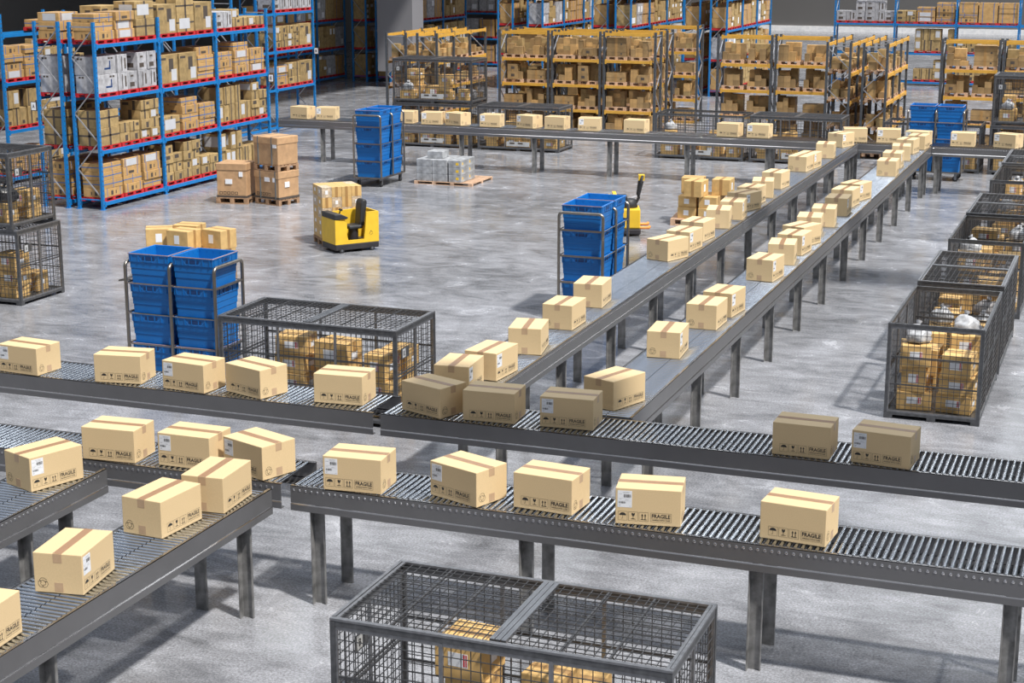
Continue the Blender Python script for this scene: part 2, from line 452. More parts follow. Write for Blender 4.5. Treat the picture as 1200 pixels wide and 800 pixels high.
BOXES = [
 ('G', 'A', 1, -10.557, 13.971, -0.09),
 ('G', 'A', 0, -9.367, 14.072, 0.16),
 ('G', 'A', 1, -8.579, 13.981, -0.1),
 ('G', 'A', 0, -7.95, 13.997, -0.327),
 ('G', 'A', 0, -6.907, 14.143, 0.079),
 ('G', 'A', 0, -6.023, 13.986, -0.365),
 ('G', 'A', 0, -5.306, 14.076, 0.059),
 ('G', 'A', 1, -4.552, 14.135, 0.067),
 ('G', 'A', 0, -2.348, 14.023, -0.014),
 ('G', 'A', 1, -1.658, 13.987, -0.103),
 ('F', 'A', 1, -5.608, 11.795, 0.085),
 ('F', 'A', 1, -4.758, 11.765, -0.36),
 ('F', 'A', 0, -3.985, 11.857, -0.084),
 ('F', 'A', 1, -3.113, 11.905, 0.173),
 ('F', 'A', 0, -1.988, 11.863, -0.086),
 ('F', 'A', 0, -7.957, 11.793, 0.078),
 ('F', 'A', 1, -7.239, 11.839, 0.002),
 ('F', 'A', 1, -6.69, 11.765, -0.365),
 ('D', 'B', 1, -8.323, 10.827, -0.354),
 ('C', 'B', 1, -6.625, 9.11, 0.164),
 ('C', 'B', 0, -6.722, 10.262, -0.085),
 ('C', 'B', 0, -6.573, 10.927, 0.068),
 ('C', 'B', 0, -6.6, 7.93, 0.07),
 ('B1', 'B', 1, -6.084, 14.857, 0.081),
 ('B1', 'B', 1, -6.026, 15.462, -0.09),
 ('B1', 'B', 0, -5.97, 16.661, 0.177),
 ('B1', 'B', 0, -6.03, 17.886, -0.002),
 ('B1', 'B', 0, -6.072, 19.154, 0.076),
 ('B1', 'B', 0, -6.126, 22.343, -0.342),
 ('B1', 'B', 1, -6.029, 23.158, -0.125),
 ('B1', 'B', 0, -6.052, 24.029, -0.107),
 ('B1', 'B', 0, -5.959, 25.301, 0.165),
 ('B1', 'B', 1, -5.955, 26.172, 0.079),
 ('B1', 'B', 1, -6.098, 27.035, -0.306),
 ('B1', 'B', 0, -6.068, 27.763, -0.068),
 ('B1', 'B', 0, -5.992, 28.661, 0.179),
 ('B1', 'B', 0, -6.078, 29.739, -0.105),
 ('B1', 'B', 0, -6.091, 32.138, -0.084),
 ('B1', 'B', 1, -6.033, 32.639, -0.102),
 ('B1', 'B', 0, -5.955, 34.347, 0.095),
 ('B1', 'B', 1, -6.104, 36.235, -0.339),
 ('B2', 'B', 0, -4.572, 14.821, -0.356),
 ('B2', 'B', 1, -4.51, 17.023, 0.073),
 ('B2', 'B', 0, -4.471, 18.49, -0.008),
 ('B2', 'B', 1, -4.461, 19.193, -0.1),
 ('B2', 'B', 1, -4.451, 21.456, -0.093),
 ('B2', 'B', 0, -4.416, 22.7, 0.124),
 ('B2', 'B', 1, -4.46, 23.453, -0.091),
 ('B2', 'B', 0, -4.568, 24.133, -0.334),
 ('B2', 'B', 0, -4.498, 25.114, 0.114),
 ('B2', 'B', 0, -4.447, 26.017, 0.11),
 ('B2', 'B', 1, -4.449, 27.14, 0.023),
 ('B2', 'B', 0, -4.524, 28.078, -0.084),
 ('B2', 'B', 1, -4.521, 28.82, -0.248),
 ('B2', 'B', 0, -4.375, 32.106, 0.029),
 ('B2', 'B', 1, -4.455, 33.338, 0.03),
 ('B2', 'B', 0, -4.446, 34.553, 0.109),
 ('B2', 'B', 0, -4.529, 35.652, -0.114),
 ('B2', 'B', 0, -4.396, 36.469, -0.073),
 ('H', 'A', 0, -19.582, 37.304, -0.142),
 ('H', 'A', 1, -18.848, 37.424, 0.187),
 ('H', 'A', 0, -16.685, 37.282, 0.068),
 ('H', 'A', 1, -15.942, 37.291, 0.129),
 ('H', 'A', 1, -15.42, 37.239, -0.356),
 ('H', 'A', 1, -14.422, 37.28, 0.061),
 ('H', 'A', 1, -13.598, 37.299, -0.349),
 ('H', 'A', 0, -12.822, 37.319, -0.089),
 ('H', 'A', 1, -11.96, 37.38, 0.169),
 ('H', 'A', 0, -10.858, 37.32, -0.047),
 ('H', 'A', 0, -8.66, 37.337, -0.108),
 ('H', 'A', 1, -7.964, 37.373, -0.051),
 ('H', 'A', 0, -5.766, 37.431, 0.233),
 ('H', 'A', 1, -5.058, 37.507, 0.109),
 ('H', 'A', 1, -4.431, 37.209, -0.156),
 ('H', 'A', 1, -3.451, 37.354, 0.027),
 ('H', 'A', 1, -2.605, 37.342, -0.389),
]

NAMES = {'F': 'front conveyors', 'G': 'middle conveyors', 'H': 'back conveyor', 'B1': 'left long diagonal conveyor',
         'B2': 'right long diagonal conveyor', 'C': 'bottom left diagonal conveyor', 'D': 'far left diagonal conveyor'}
bygrp = {}
for b in BOXES: bygrp.setdefault(b[0], []).append(b)
for g, lst in bygrp.items():
    lst.sort(key=lambda b: b[3] if g in 'FGH' else b[4])
    for i, (g_, ty, lab, x, y, a) in enumerate(lst):
        u = Vector((math.cos(a), math.sin(a), 0)); v = Vector((-u.y, u.x, 0)); nb = Vector((x, y, 1.0505))
        if ty == 'A': c = nb-u*LO/2+v*SH/2; rz = a
        else: c = nb-u*SH/2+v*LO/2; rz = a+PI/2
        o = inst(BOX[lab], c, rz)
        how = 'box with address label' if lab else 'box without address label'
        if g == 'D': L_ = 'brown taped box with white address label, alone on the far left diagonal conveyor'
        else: L_ = '%s, %s from %s on the %s' % (how, o_(i+1), 'the left' if g in 'FGH' else 'the near end', NAMES[g])
        tag(o, L_, 'box', 'cardboard shipping boxes on the '+NAMES[g])

# ------------------------------------------------------------------ wire mesh cages
def grid_panel(m, w, h, M, p=.068, t=.0055, mm='wire'):
    """wire grid in the uv plane of M, w wide, h high"""
    n = max(2, round(w/p)); k = max(2, round(h/p))
    for i in range(1, n):
        x = w*i/n; m.box(x-t/2, 0, -t/2, x+t/2, h, t/2, mm, M)
    for j in range(1, k):
        y = h*j/k; m.box(0, y-t/2, -t/2+t*.6, w, y+t/2, t/2+t*.6, mm, M)
def mk_cage(L, D, H, lid, sign, plate=True, lidm='wire'):
    t = empty('mesh_cage'); fr = .036; zb = .075
    m = MB()   # base with feet
    m.box(0, 0, zb-.03, L, D, zb, 'cage')
    for x in (0, L/2-.05, L-.10):
        for y in (.0, D-.08): m.box(x, y, 0, x+.10, y+.08, zb-.03, 'cage')
    m.build('base', t)
    for x, y in ((0, 0), (L-fr, 0), (0, D-fr), (L-fr, D-fr)):
        m = MB(); m.box(x, y, zb, x+fr, y+fr, H, 'cage'); m.build('corner_post', t)
    m = MB()
    for y in (0, D-fr): m.box(fr, y+.004, H-.036, L-fr, y+fr-.004, H, 'cage')
    for x in (0, L-fr): m.box(x+.004, fr, H-.036, x+fr-.004, D-fr, H, 'cage')
    m.build('top_rail', t)
    def side(nm, w, M_, nd, inner):
        m = MB(); m.box(0, 0, -.008, w, .024, .012, 'cageframe', M_); m.box(0, H-zb-.062, -.008, w, H-zb-.038, .012, 'cageframe', M_)
        for i in range(nd+1):
            x = w*i/nd; a = max(0, x-.014); b = min(w, x+.014)
            m.box(a, .0, -.006, b, H-zb-.04, .014, 'cageframe', M_)
        for z in inner: m.box(0, z, -.010, w, z+.016, .004, 'wire', M_)
        G = M_ @ Matrix.Translation((0, .024, .0))
        grid_panel(m, w, H-zb-.085, G)
        m.build(nm, t)
    # long sides, then ends
    iw = L-2*fr; idp = D-2*fr
    nl = 3 if L > D else 2; nd = 2 if L > D else 3
    side('mesh_panel', iw, face_front(fr, .020, zb), nl if L > D else 1, (.33, .66))
    side('mesh_panel', iw, face_back(L-fr, D-.020, zb), nl if L > D else 1, (.33, .66))
    side('mesh_panel', idp, face_right(L-.020, fr, zb), nd, (.5, .54))
    side('mesh_panel', idp, face_left(.020, D-fr, zb), nd, (.5, .54))
    if lid:
        m = MB(); z = H+.004
        m.box(0, 0, z, L, .036, z+.016, 'cageframe'); m.box(0, D-.036, z, L, D, z+.016, 'cageframe')
        m.box(0, .036, z, .024, D-.036, z+.018, 'cageframe'); m.box(L-.024, .036, z, L, D-.036, z+.018, 'cageframe'); m.box(.03, .036, z, .052, D-.036, z+.014, 'cageframe'); m.box(L-.052, .036, z, L-.03, D-.036, z+.014, 'cageframe')
        if L > D:
            for dx in (-.055, -.016, .023): m.box(L/2+dx, .05, z, L/2+dx+.034, D-.05, z+.024, 'steel')
            for fx in (.18, .32, .68, .82): m.bar((L*fx, .05, z+.006), (L*fx, D-.05, z+.006), .014, 'wire')
        else:
            for dy in (-.04, .005): m.box(.05, D/2+dy, z, L-.05, D/2+dy+.034, z+.024, 'steel')
            for fy in (.18, .32, .68, .82): m.bar((.05, D*fy, z+.006), (L-.05, D*fy, z+.006), .014, 'wire')
        grid_panel(m, L-.1, D-.1, Matrix.Translation((.05, .05, z+.01)), mm=lidm)
        m.build('lid', t)
    if plate and L > D:
        m = MB(); m.box(L*.36, -.006, zb+.05, L*.64, .002, zb+.17, 'plate')
        m.box(L*.40, -.008, zb+.11, L*.46, -.005, zb+.15, 'print'); m.box(L*.50, -.008, zb+.11, L*.56, -.005, zb+.15, 'print')
        m.build('latch_plate', t)
    if sign:
        let, side_ = sign; m = MB()
        M_ = {'right': face_right(L+.004, .16, H-.33), 'front': face_front(.12, -.004, H-.30), 'left': face_right(.048, .30, H-.33)}[side_]
        m.box(-.03, -.012, -.004, .17, .112, .0, 'cage', M_); m.box(0, 0, 0, .08, .10, .002, 'plate', M_)
        put_text(m, let, .02, .022, .04, .055, 'ink', M_ @ Matrix.Translation((0, 0, .0032)))
        m.build('letter_sign', t)
    return t
# goods lying in the cages
def mk_parcel(w, d, h, kind=0, lab=1):
    t = empty('parcel'); m = MB(); m.box(-w/2, -d/2, 0, w/2, d/2, h, 'kraft_cage'); b = bevel(m.build('carton', t), .008, 2)
    m = MB(); m.box(-w/2, -.03, h, w/2, .03, h+.001, 'kraft_tape'); m.box(w/2, -.03, h*.6, w/2+.001, .03, h, 'kraft_tape'); m.box(-w/2-.001, -.03, h*.6, -w/2, .03, h, 'kraft_tape')
    m.build('packing_tape', t)
    if lab:
        m = MB(); a = w*.42
        m.box(-a/2, -d/2-.001, h*.35, a/2, -d/2, h*.72, 'paper'); m.box(a*.28, -d/2-.0018, h*.38, a*.36, -d/2-.001, h*.70, 'red'); m.box(a*.40, -d/2-.0018, h*.38, a*.46, -d/2-.001, h*.70, 'red')
        m.build('address_label', t)
        m = MB(); m.box(w/2, -a/3, h*.35, w/2+.001, a/3, h*.62, 'paper'); m.build('address_label', t)
    return t
mat('kraft_cage', (.62, .40, .155), .65, var=.12, scale=9, rnd=.12, bump=.2)
mat('kraft_tape', (.36, .21, .08), .35)
PAR = [mk_parcel(.34, .36, .26), mk_parcel(.40, .34, .22), mk_parcel(.28, .30, .30), mk_parcel(.44, .36, .32), mk_parcel(.30, .34, .17, lab=0)]
PDIM = [(.34, .36, .26), (.40, .34, .22), (.28, .30, .30), (.44, .36, .32), (.30, .34, .17)]
def blob(name, mats, r, seed, tie=True):
    t = empty(name); bm = bmesh.new(); bmesh.ops.create_icosphere(bm, subdivisions=3, radius=1)
    rr = random.Random(seed); ph = [rr.uniform(0, 6) for _ in range(6)]
    for v in bm.verts:
        p = v.co.copy(); k = 1+.13*math.sin(4*p.x+ph[0])+.12*math.sin(5*p.y+ph[1])+.07*math.sin(9*p.z+ph[2])+.06*math.sin(11*p.x+7*p.y+ph[3])
        v.co = Vector((p.x*r*k, p.y*r*.85*k, (max(p.z, -.62)+.62)*r*.8*(1+.1*math.sin(6*p.x+ph[4]))))
    me = bpy.data.meshes.new('bag_body'); bm.to_mesh(me); bm.free(); me.materials.append(MAT[mats])
    for p in me.polygons: p.use_smooth = True
    o = bpy.data.objects.new('bag_body', me); C.objects.link(o); o.parent = t
    if tie:
        m = MB(); z = r*1.2; m.cyl((0, 0, z), (0, 0, z+.03), .022, 8, mats); m.cyl((0, 0, z+.03), (.02, 0, z+.055), .02, 8, mats, r2=.04); m.build('tied_neck', t)
    return t
BAG = {'foil': blob('foil_bag', 'foil', .16, 1), 'grey': blob('plastic_bag', 'greybag', .19, 2), 'black': blob('bin_bag', 'blackbag', .19, 5)}
BAGN = {'foil': 'silvery crumpled plastic bag', 'grey': 'grey crumpled plastic bag', 'black': 'black plastic bin bag'}
cage_proto = {}
def cage(label, x, y, z, L, D, H=1.14, lid=True, sign=None, goods=None, gname=None, group='wire mesh cages'):
    key = (L, D, lid, sign, y > 40)
    if key not in cage_proto: cage_proto[key] = mk_cage(L, D, H, lid, sign, lidm='steel' if y > 40 else 'wire'); o = cage_proto[key]; USED.add(o.name); o.location = (x, y, z)  # brighter wire puts the sky's reflection into the far lids
    else: o = dup(cage_proto[key], (x, y, z))
    tag(o, label, 'cage', group)
    if not goods: return o
    seed, top, density, bags = goods[:4]; cols = goods[4] if len(goods) > 4 else None; rr = random.Random(seed)
    # parcels in columns standing on the base
    nx = max(1, int((L-.12)/.47)); ny = max(1, int((D-.12)/.47)); cw = (L-.12)/nx; cd = (D-.12)/ny
    cnt = 0; tops = {}; zb_ = .075
    for i in range(nx):
        for j in range(ny):
            zz = zb_+.002; mx_ = rr.uniform(.45, 1.0)*top; lay = 0
            if cols is not None:
                mx_ = cols.get((i, j), 0)
                if not mx_: continue
            elif rr.random() > density: continue
            while True:
                k = rr.randrange(5); w, d, h = PDIM[k]
                w_ = w
                if zz+h > mx_+.12 or zz+h > H-.06: break
                cx = x+.06+cw*(i+.5)+rr.uniform(-.012, .012); cy = y+.06+cd*(j+.5)+rr.uniform(-.03, .03)
                p = inst(PAR[k], (cx, cy, z+zz), rr.uniform(-.16, .16)); lay += 1
                cnt += 1
                side_ = 'bottom' if lay == 1 else o_(lay)
                tag(p, 'parcel, %s layer, %s column, %s row, in %s' % (side_, o_(i+1), o_(j+1), gname), 'parcel', 'kraft parcels in the cages')
                zz += h+.002
            tops[(i, j)] = zz
    for b, (kind, fx, fy) in enumerate(bags):
        i = min(nx-1, int(fx*nx)); j = min(ny-1, int(fy*ny)); zt = tops.get((i, j), .077)
        bx = x+.06+cw*(i+.5); by = y+.06+cd*(j+.5)
        if zt > H-.32 and lid: continue
        p = inst(BAG[kind], (bx, by, z+zt), rr.uniform(0, 6))
        tag(p, '%s, %s bag lying in %s' % (BAGN[kind], o_(b+1), gname), 'bag', 'plastic bags in the cages')
    return o
cage('large lidded mesh cage in front of the front conveyor, cut by the frame bottom', -4.735, 9.13, 0, 2.32, 1.13, sign=('B', 'left'), goods=(11, .8, .75, [('black', .1, .9), ('foil', .6, .1)], {(1, 0): .97, (1, 1): .55, (2, 0): .95, (3, 0): .95, (0, 0): .36, (2, 1): .55, (3, 1): .3}), gname='front mesh cage')
cage('lidded mesh cage behind the middle conveyor, right of the crate trolley', -10.03, 16.72, 0, 2.30, 1.12, sign=('E', 'right'), goods=(5, .95, .75, [('black', .1, .1)], {(1, 0): .9, (2, 0): .92, (3, 0): .86, (1, 1): .6, (3, 1): .8}), gname='cage right of near trolley')
RC = [(19.2, 0, 'open mesh cage nearest in the right hand row, full of parcels', 'nearest right hand cage'),
      (21.72, 1, 'lidded mesh cage second in the right hand row', 'second right hand cage'),
      (25.12, 0, 'open mesh cage third in the right hand row', 'third right hand cage'),
      (27.55, 1, 'lidded mesh cage fourth in the right hand row', 'fourth right hand cage'),
      (31.65, 0, 'open mesh cage fifth in the right hand row', 'fifth right hand cage'),
      (34.08, 1, 'lidded mesh cage sixth and farthest in the right hand row', 'sixth right hand cage')]
for i, (y, lid, lb, gn) in enumerate(RC):
    cage(lb, -2.61, y, 0, 1.09, 2.28, lid=bool(lid), goods=(20+i, .88, .95, [('foil', .4, .1), ('foil', .9, .3), ('grey', .6, .6)]), gname=gn)
cage('lower mesh cage of the stack at the left edge', -18.13, 20.68, 0, 2.30, 1.10, sign=('A', 'right'), goods=(31, .8, .9, []), gname='lower left edge cage')
cage('upper mesh cage of the stack at the left edge', -18.17, 20.66, 1.168, 2.28, 1.10, sign=('A', 'right'), goods=(33, .62, .8, [('black', .9, .3), ('grey', .6, .1)]), gname='upper left edge cage')
BKC = [(-18.95, 41.0, 0, 1, 'lower cage of the double stack behind the back conveyor, left', 'lower back left cage'),
       (-18.93, 41.0, 1.168, 1, 'upper cage of the double stack behind the back conveyor, left', 'upper back left cage'),
       (-16.50, 41.0, 0, 1, 'lidded cage behind the back conveyor, just right of the double stack', 'second back cage'),
       (-11.65, 41.0, 0, 0, 'open cage behind the back conveyor, in front of the tall yellow rack', 'open back cage'),
       (-9.22, 41.0, 0, 1, 'lidded cage behind the back conveyor, left of the rack ends', 'lidded back cage'),
       (-5.92, 40.85, 0, 0, 'open cage behind the back conveyor, behind the tall crate trolley', 'cage behind far trolley'),
       (-3.45, 40.85, 0, 1, 'lower cage of the stack near the right edge behind back conveyor', 'lower back right cage'),
       (-3.43, 40.85, 1.168, 1, 'upper cage of the stack near the right edge behind back conveyor', 'upper back right cage')]
for i, (x, y, z, lid, lb, gn) in enumerate(BKC):
    cage(lb, x, y, z, 2.28, 1.10, lid=bool(lid), sign=('A', 'front') if z else None, goods=(50+i, .75, .9, [('foil', .15, .1), ('grey', .9, .9)]), gname=gn)

# ------------------------------------------------------------------ blue crates and trolleys
def mk_crate(w=.56, d=.60, h=.355):
    t = empty('plastic_crate'); m = MB()
    def ring(z, a): return [(-w/2+a, -d/2+a, z), (w/2-a, -d/2+a, z), (w/2-a, d/2-a, z), (-w/2+a, d/2-a, z)]
    prof = [(0, .026), (.10, .023), (.108, .017), (.175, .016), (.183, .011), (.250, .010), (.258, .002), (.335, .0), (.355, .0), (.355, .014), (.10, .046), (.02, .055)]
    vs = []; fs = []
    for z, a in prof: vs += ring(z, a)
    for i in range(len(prof)-1):
        for k in range(4): fs.append((i*4+k, i*4+(k+1) % 4, i*4+4+(k+1) % 4, i*4+4+k))
    fs.append((3, 2, 1, 0)); n = (len(prof)-1)*4; fs.append((n, n+1, n+2, n+3))
    m.add(vs, fs, 'blue')
    for sx in (-1, 1):     # corner and side ribs below the rim
        for k in range(6):
            y = -d/2+.04+k*(d-.08)/5; m.box(min(sx*(w/2+.007), sx*(w/2-.02)), y-.006, .262, max(sx*(w/2+.007), sx*(w/2-.02)), y+.006, .34, 'blue')
    for sy in (-1, 1):
        for k in range(6):
            x = -w/2+.04+k*(w-.08)/5; m.box(x-.006, min(sy*(d/2+.007), sy*(d/2-.02)), .262, x+.006, max(sy*(d/2+.007), sy*(d/2-.02)), .34, 'blue')
    m.build('crate_body', t)
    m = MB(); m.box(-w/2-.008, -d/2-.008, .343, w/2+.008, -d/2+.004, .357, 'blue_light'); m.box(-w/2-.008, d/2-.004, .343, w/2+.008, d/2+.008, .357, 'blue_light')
    m.box(-w/2-.008, -d/2, .343, -w/2+.004, d/2, .357, 'blue_light'); m.box(w/2-.004, -d/2, .343, w/2+.008, d/2, .357, 'blue_light'); m.box(-w/2-.008, -d/2-.0095, .351, w/2+.008, -d/2-.006, .3585, 'rim_glint'); m.box(w/2+.006, -d/2-.008, .351, w/2+.0095, d/2+.008, .3585, 'rim_glint'); m.build('rim', t)
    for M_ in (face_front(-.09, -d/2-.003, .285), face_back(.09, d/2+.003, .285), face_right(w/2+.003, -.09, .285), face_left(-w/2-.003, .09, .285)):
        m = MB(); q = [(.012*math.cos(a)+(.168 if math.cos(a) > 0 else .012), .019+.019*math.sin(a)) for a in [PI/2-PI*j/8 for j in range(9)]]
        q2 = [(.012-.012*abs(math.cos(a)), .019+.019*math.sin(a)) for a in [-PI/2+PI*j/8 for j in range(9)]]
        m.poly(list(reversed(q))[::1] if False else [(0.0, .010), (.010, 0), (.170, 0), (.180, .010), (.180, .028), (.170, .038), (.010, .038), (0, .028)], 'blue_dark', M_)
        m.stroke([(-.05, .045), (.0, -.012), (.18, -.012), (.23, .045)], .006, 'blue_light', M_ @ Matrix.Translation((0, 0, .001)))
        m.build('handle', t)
    return t
CRATE = mk_crate(); CRATE.scale = (1, 1, 1.05)
def mk_trolley():
    t = empty('crate_trolley'); L, D = 1.28, .70; m = MB(); r = .0225
    m.box(-L/2, -D/2, .185, L/2, -D/2+.03, .215, 'cart'); m.box(-L/2, D/2-.03, .185, L/2, D/2, .215, 'cart')
    m.box(-L/2, -D/2, .185, -L/2+.03, D/2, .215, 'cart'); m.box(L/2-.03, -D/2, .185, L/2, D/2, .215, 'cart'); m.box(-.02, -D/2, .185, .02, D/2, .212, 'cart')
    m.box(-L/2+.03, -D/2+.03, .200, L/2-.03, D/2-.03, .208, 'cart'); m.build('base_frame', t)
    for x in (-L/2+.015, 0, L/2-.015):
        m = MB(); y = D/2-.015; z1 = 1.60; q = .06
        pts = [(x, -y, .215), (x, -y, z1-q)]+[(x, -y+q-q*math.cos(a), z1-q+q*math.sin(a)) for a in (.4, .8, 1.2)]+[(x, -y+q, z1), (x, y-q, z1)]+[(x, y-q+q*math.sin(a), z1-q+q*math.cos(a)) for a in (.4, .8, 1.2)]+[(x, y, z1-q), (x, y, .215)]
        m.tube(pts, r, 'cart', 8)
        if x:
            for z in (.575, .965, 1.345): m.bar((x, -y, z), (x, y, z), .026, 'cart')
        m.build('hoop_frame', t)
    for z in (.575, .965, 1.345):
        for y in (-D/2+.012, D/2-.012):
            m = MB(); m.cyl((-L/2+.02, y, z), (L/2-.02, y, z), .008, 6, 'cart'); m.build('shelf_rod', t)
    for sx in (-1, 1):
        for sy in (-1, 1):
            m = MB(); x = sx*(L/2-.13); y = sy*(D/2-.07)
            m.box(x-.035, y-.03, .14, x+.035, y+.03, .185, 'steel'); m.box(x-.03, y-.028, .06, x+.03, y-.022, .15, 'steel'); m.box(x-.03, y+.022, .06, x+.03, y+.028, .15, 'steel')
            c = m.build('caster', t); m = MB(); m.cyl((x, y-.019, .066), (x, y+.019, .066), .066, 16, 'rubber'); m.cyl((x, y-.021, .066), (x, y+.021, .066), .03, 12, 'steel'); m.build('wheel', c)
    m = MB(); m.box(L/2, -.05, .17, L/2+.10, .05, .182, 'rubber'); m.build('foot_pedal', t)
    m = MB(); m.tube([(-L/2, -.22, 1.36), (-L/2-.17, -.2, 1.33), (-L/2-.17, .2, 1.33), (-L/2, .22, 1.36)], .012, 'cart', 8); m.build('handle_bar', t)
    return t
TROL = mk_trolley()
def trolley(label, cx, cy, rz, cname, skip=()):
    t = inst(TROL, (cx, cy, 0), rz); tag(t, label, 'trolley', 'crate trolleys')
    for c in range(2):
        for k in range(4):
            lx = (-.31 if c == 0 else .31)
            p = Vector((cx+lx*math.cos(rz), cy+lx*math.sin(rz), .209+k*.39+(0 if k == 0 else -.022)))
            # each crate rests on the one below
            p.z = .2095+k*.3752
            o = inst(CRATE, p, rz)
            pos = ['bottom', 'second', 'third', 'top'][k]
            side = ('left', 'right') if abs(math.sin(rz)) < .5 else ('far', 'near')
            tag(o, 'blue plastic crate, %s in the %s column on the %s' % (pos, side[c], cname), 'crate', 'blue crates on the '+cname)
trolley('steel tube trolley with eight blue crates behind the middle left conveyor', -10.98, 17.55, 0, 'near left trolley')
trolley('steel tube trolley with blue crates beside the grey wrapped pallet', -16.27, 34.45, -PI/2, 'back left trolley')
trolley('steel tube trolley with blue crates left of the left diagonal conveyor', -7.53, 23.32, -PI/2, 'centre trolley')
trolley('steel tube trolley with blue crates behind the back conveyor on the right', -4.53, 39.65, 0, 'far right trolley')

# ------------------------------------------------------------------ racks
def mk_upright(H, c, w=.066, d=.055):
    m = MB(); m.box(-w/2, 0, 0, w/2, d, H, c)
    for k in range(int(H/.1)): m.box(-.012, -.0015, .08+k*.1, .012, 0, .11+k*.1, 'rackdark' if c != 'rackdark' else 'print')
    m.box(-w/2-.03, -.02, 0, w/2+.03, d+.02, .008, c); return m
_rk = {}
def rack(label, ox, oy, axis, n, bay, D, levels, c, cb, H, beam=.085, group=None, name='pallet_rack', gap=0):
    """local x along the rack, y into its depth; front side is y=0"""
    t = empty(name, (ox, oy, 0), 0 if axis == 'X' else PI/2)
    tag(t, label, 'rack', group)
    def part(nm, key, mk, loc):
        k = (nm,)+key
        if k not in _rk: o = mk().build(nm, t); _rk[k] = o.data
        else: o = bpy.data.objects.new(nm, _rk[k]); C.objects.link(o); o.parent = t
        o.location = loc; return o
    xs = []
    for i in range(n+1):
        if gap and 0 < i < n: xs += [i*bay-gap/2, i*bay+gap/2]
        else: xs.append(i*bay)
    for x in xs:
        part('upright', (H, c), lambda: mk_upright(H, c), (x, 0, 0)); part('upright', (H, c), lambda: mk_upright(H, c), (x, D-.06, 0))
        def br():
            m = MB(); z = .25; s = 0; st = (H-.4)/max(2, round((H-.4)/.55))
            while z+st <= H-.05:
                a, b = (.05, D-.05) if s % 2 == 0 else (D-.05, .05)
                m.bar((0, a, z), (0, b, z+st), .022, 'brace'); z += st; s += 1
            m.bar((0, .05, .2), (0, D-.05, .2), .025, c); m.bar((0, .05, H-.1), (0, D-.05, H-.1), .025, 'brace'); return m
        part('frame_bracing', (H, D, c), br, (x, 0, 0))
    for i in range(n):
        for z in levels:
            for y in (-.005, D-.035):
                g = gap/2 if gap else 0
                part('beam', (bay, beam, cb, g), lambda: (lambda m: (m.box(.035+g, 0, -beam, bay-.035-g, .04, 0, cb), m.box(.03+g, -.006, -beam-.03, .075+g, .04, .02, cb), m.box(bay-.075-g, -.006, -beam-.03, bay-.03-g, .04, .02, cb), m)[-1])(MB()), (i*bay, y, z))
    return t
def sign_on(root, letter, x, y, z):
    """letter plate beside an upright, facing along the rack's near end"""
    m = MB(); m.box(x-.012, y-.15, z, x, y, z+.19, 'print')
    M_ = face_left(x-.0135, y-.015, z+.015); m.box(0, 0, 0, .115, .16, .001, 'paper', M_); put_text(m, letter, .03, .04, .055, .08, 'ink', M_ @ Matrix.Translation((0, 0, .002)))
    return m.build('letter_sign', root)

# pallets ---------------------------------------------------------------
def mk_pallet(w, d, h, c, name='pallet', skids=3, boards=5):
    m = MB(); t_ = h*.16
    for k in range(boards):
        y0 = -d/2+k*(d-.085)/(boards-1); m.box(-w/2, y0, h-t_, w/2, y0+.085, h, c)
    for k in range(3):
        y0 = -d/2+k*(d-.085)/2; m.box(-w/2, y0, 0, w/2, y0+.085, t_, c)
    for i in range(skids):
        x = -w/2+.045+i*(w-.09)/(skids-1)
        m.box(x-.045, -d/2, h-2*t_, x+.045, d/2, h-t_, c)
        for k in range(3):
            y0 = -d/2+k*(d-.085)/2; m.box(x-.045, y0, t_, x+.045, y0+.085, h-2*t_, c)
    return m.build(name)
RED = mk_pallet(.715, .56, .080, 'red', 'red_pallet')
WOOD = mk_pallet(.60, .52, .10, 'wood', 'wooden_pallet')

# cartons for the blue racks: name, width, depth, height --------------------
def mk_carton(nm, w, d, h, mt, straps=(), prints=(), label=None, strapm='strap_blue'):
    m = MB(); m.box(-w/2, -d/2, 0, w/2, d/2, h, mt); o = m.build(nm); bevel(o, .006, 1)
    e = .0015
    if straps:
        m = MB()
        for s in straps:
            if s == 'h': m.box(-w/2-e, -d/2-e, h*.48, w/2+e, d/2+e, h*.48+.016, strapm)
            elif s[0] == 'v': x = -w/2+w*s[1]; m.box(x-.008, -d/2-e, -.0, x+.008, d/2+e, h+e, strapm)
            elif s[0] == 'd': y = -d/2+d*s[1]; m.box(-w/2-e, y-.008, 0, w/2+e, y+.008, h+e, strapm)
        m.build('strap', o)
    if prints:
        m = MB()
        for (a, b, p, q) in prints:
            m.box(-w/2+w*a, -d/2-.001, h*b, -w/2+w*(a+p), -d/2, h*(b+q), 'print')
            m.box(-w/2-.001, -d/2+d*a, h*b, -w/2, -d/2+d*(a+p), h*(b+q), 'print')
            m.box(w/2, -d/2+d*a, h*b, w/2+.001, -d/2+d*(a+p), h*(b+q), 'print')
        append(o, m)
    if label:
        a, b, p, q = label; m = MB(); m.box(-w/2+w*a, -d/2-.002, h*b, -w/2+w*(a+p), -d/2-.001, h*(b+q), 'paper_dull'); m.build('paper_label', o)
        m = MB(); m.box(-w/2-.002, -d/2+d*a, h*b, -w/2-.001, -d/2+d*(a+p), h*(b+q), 'paper_dull'); m.build('paper_label', o)
    return o
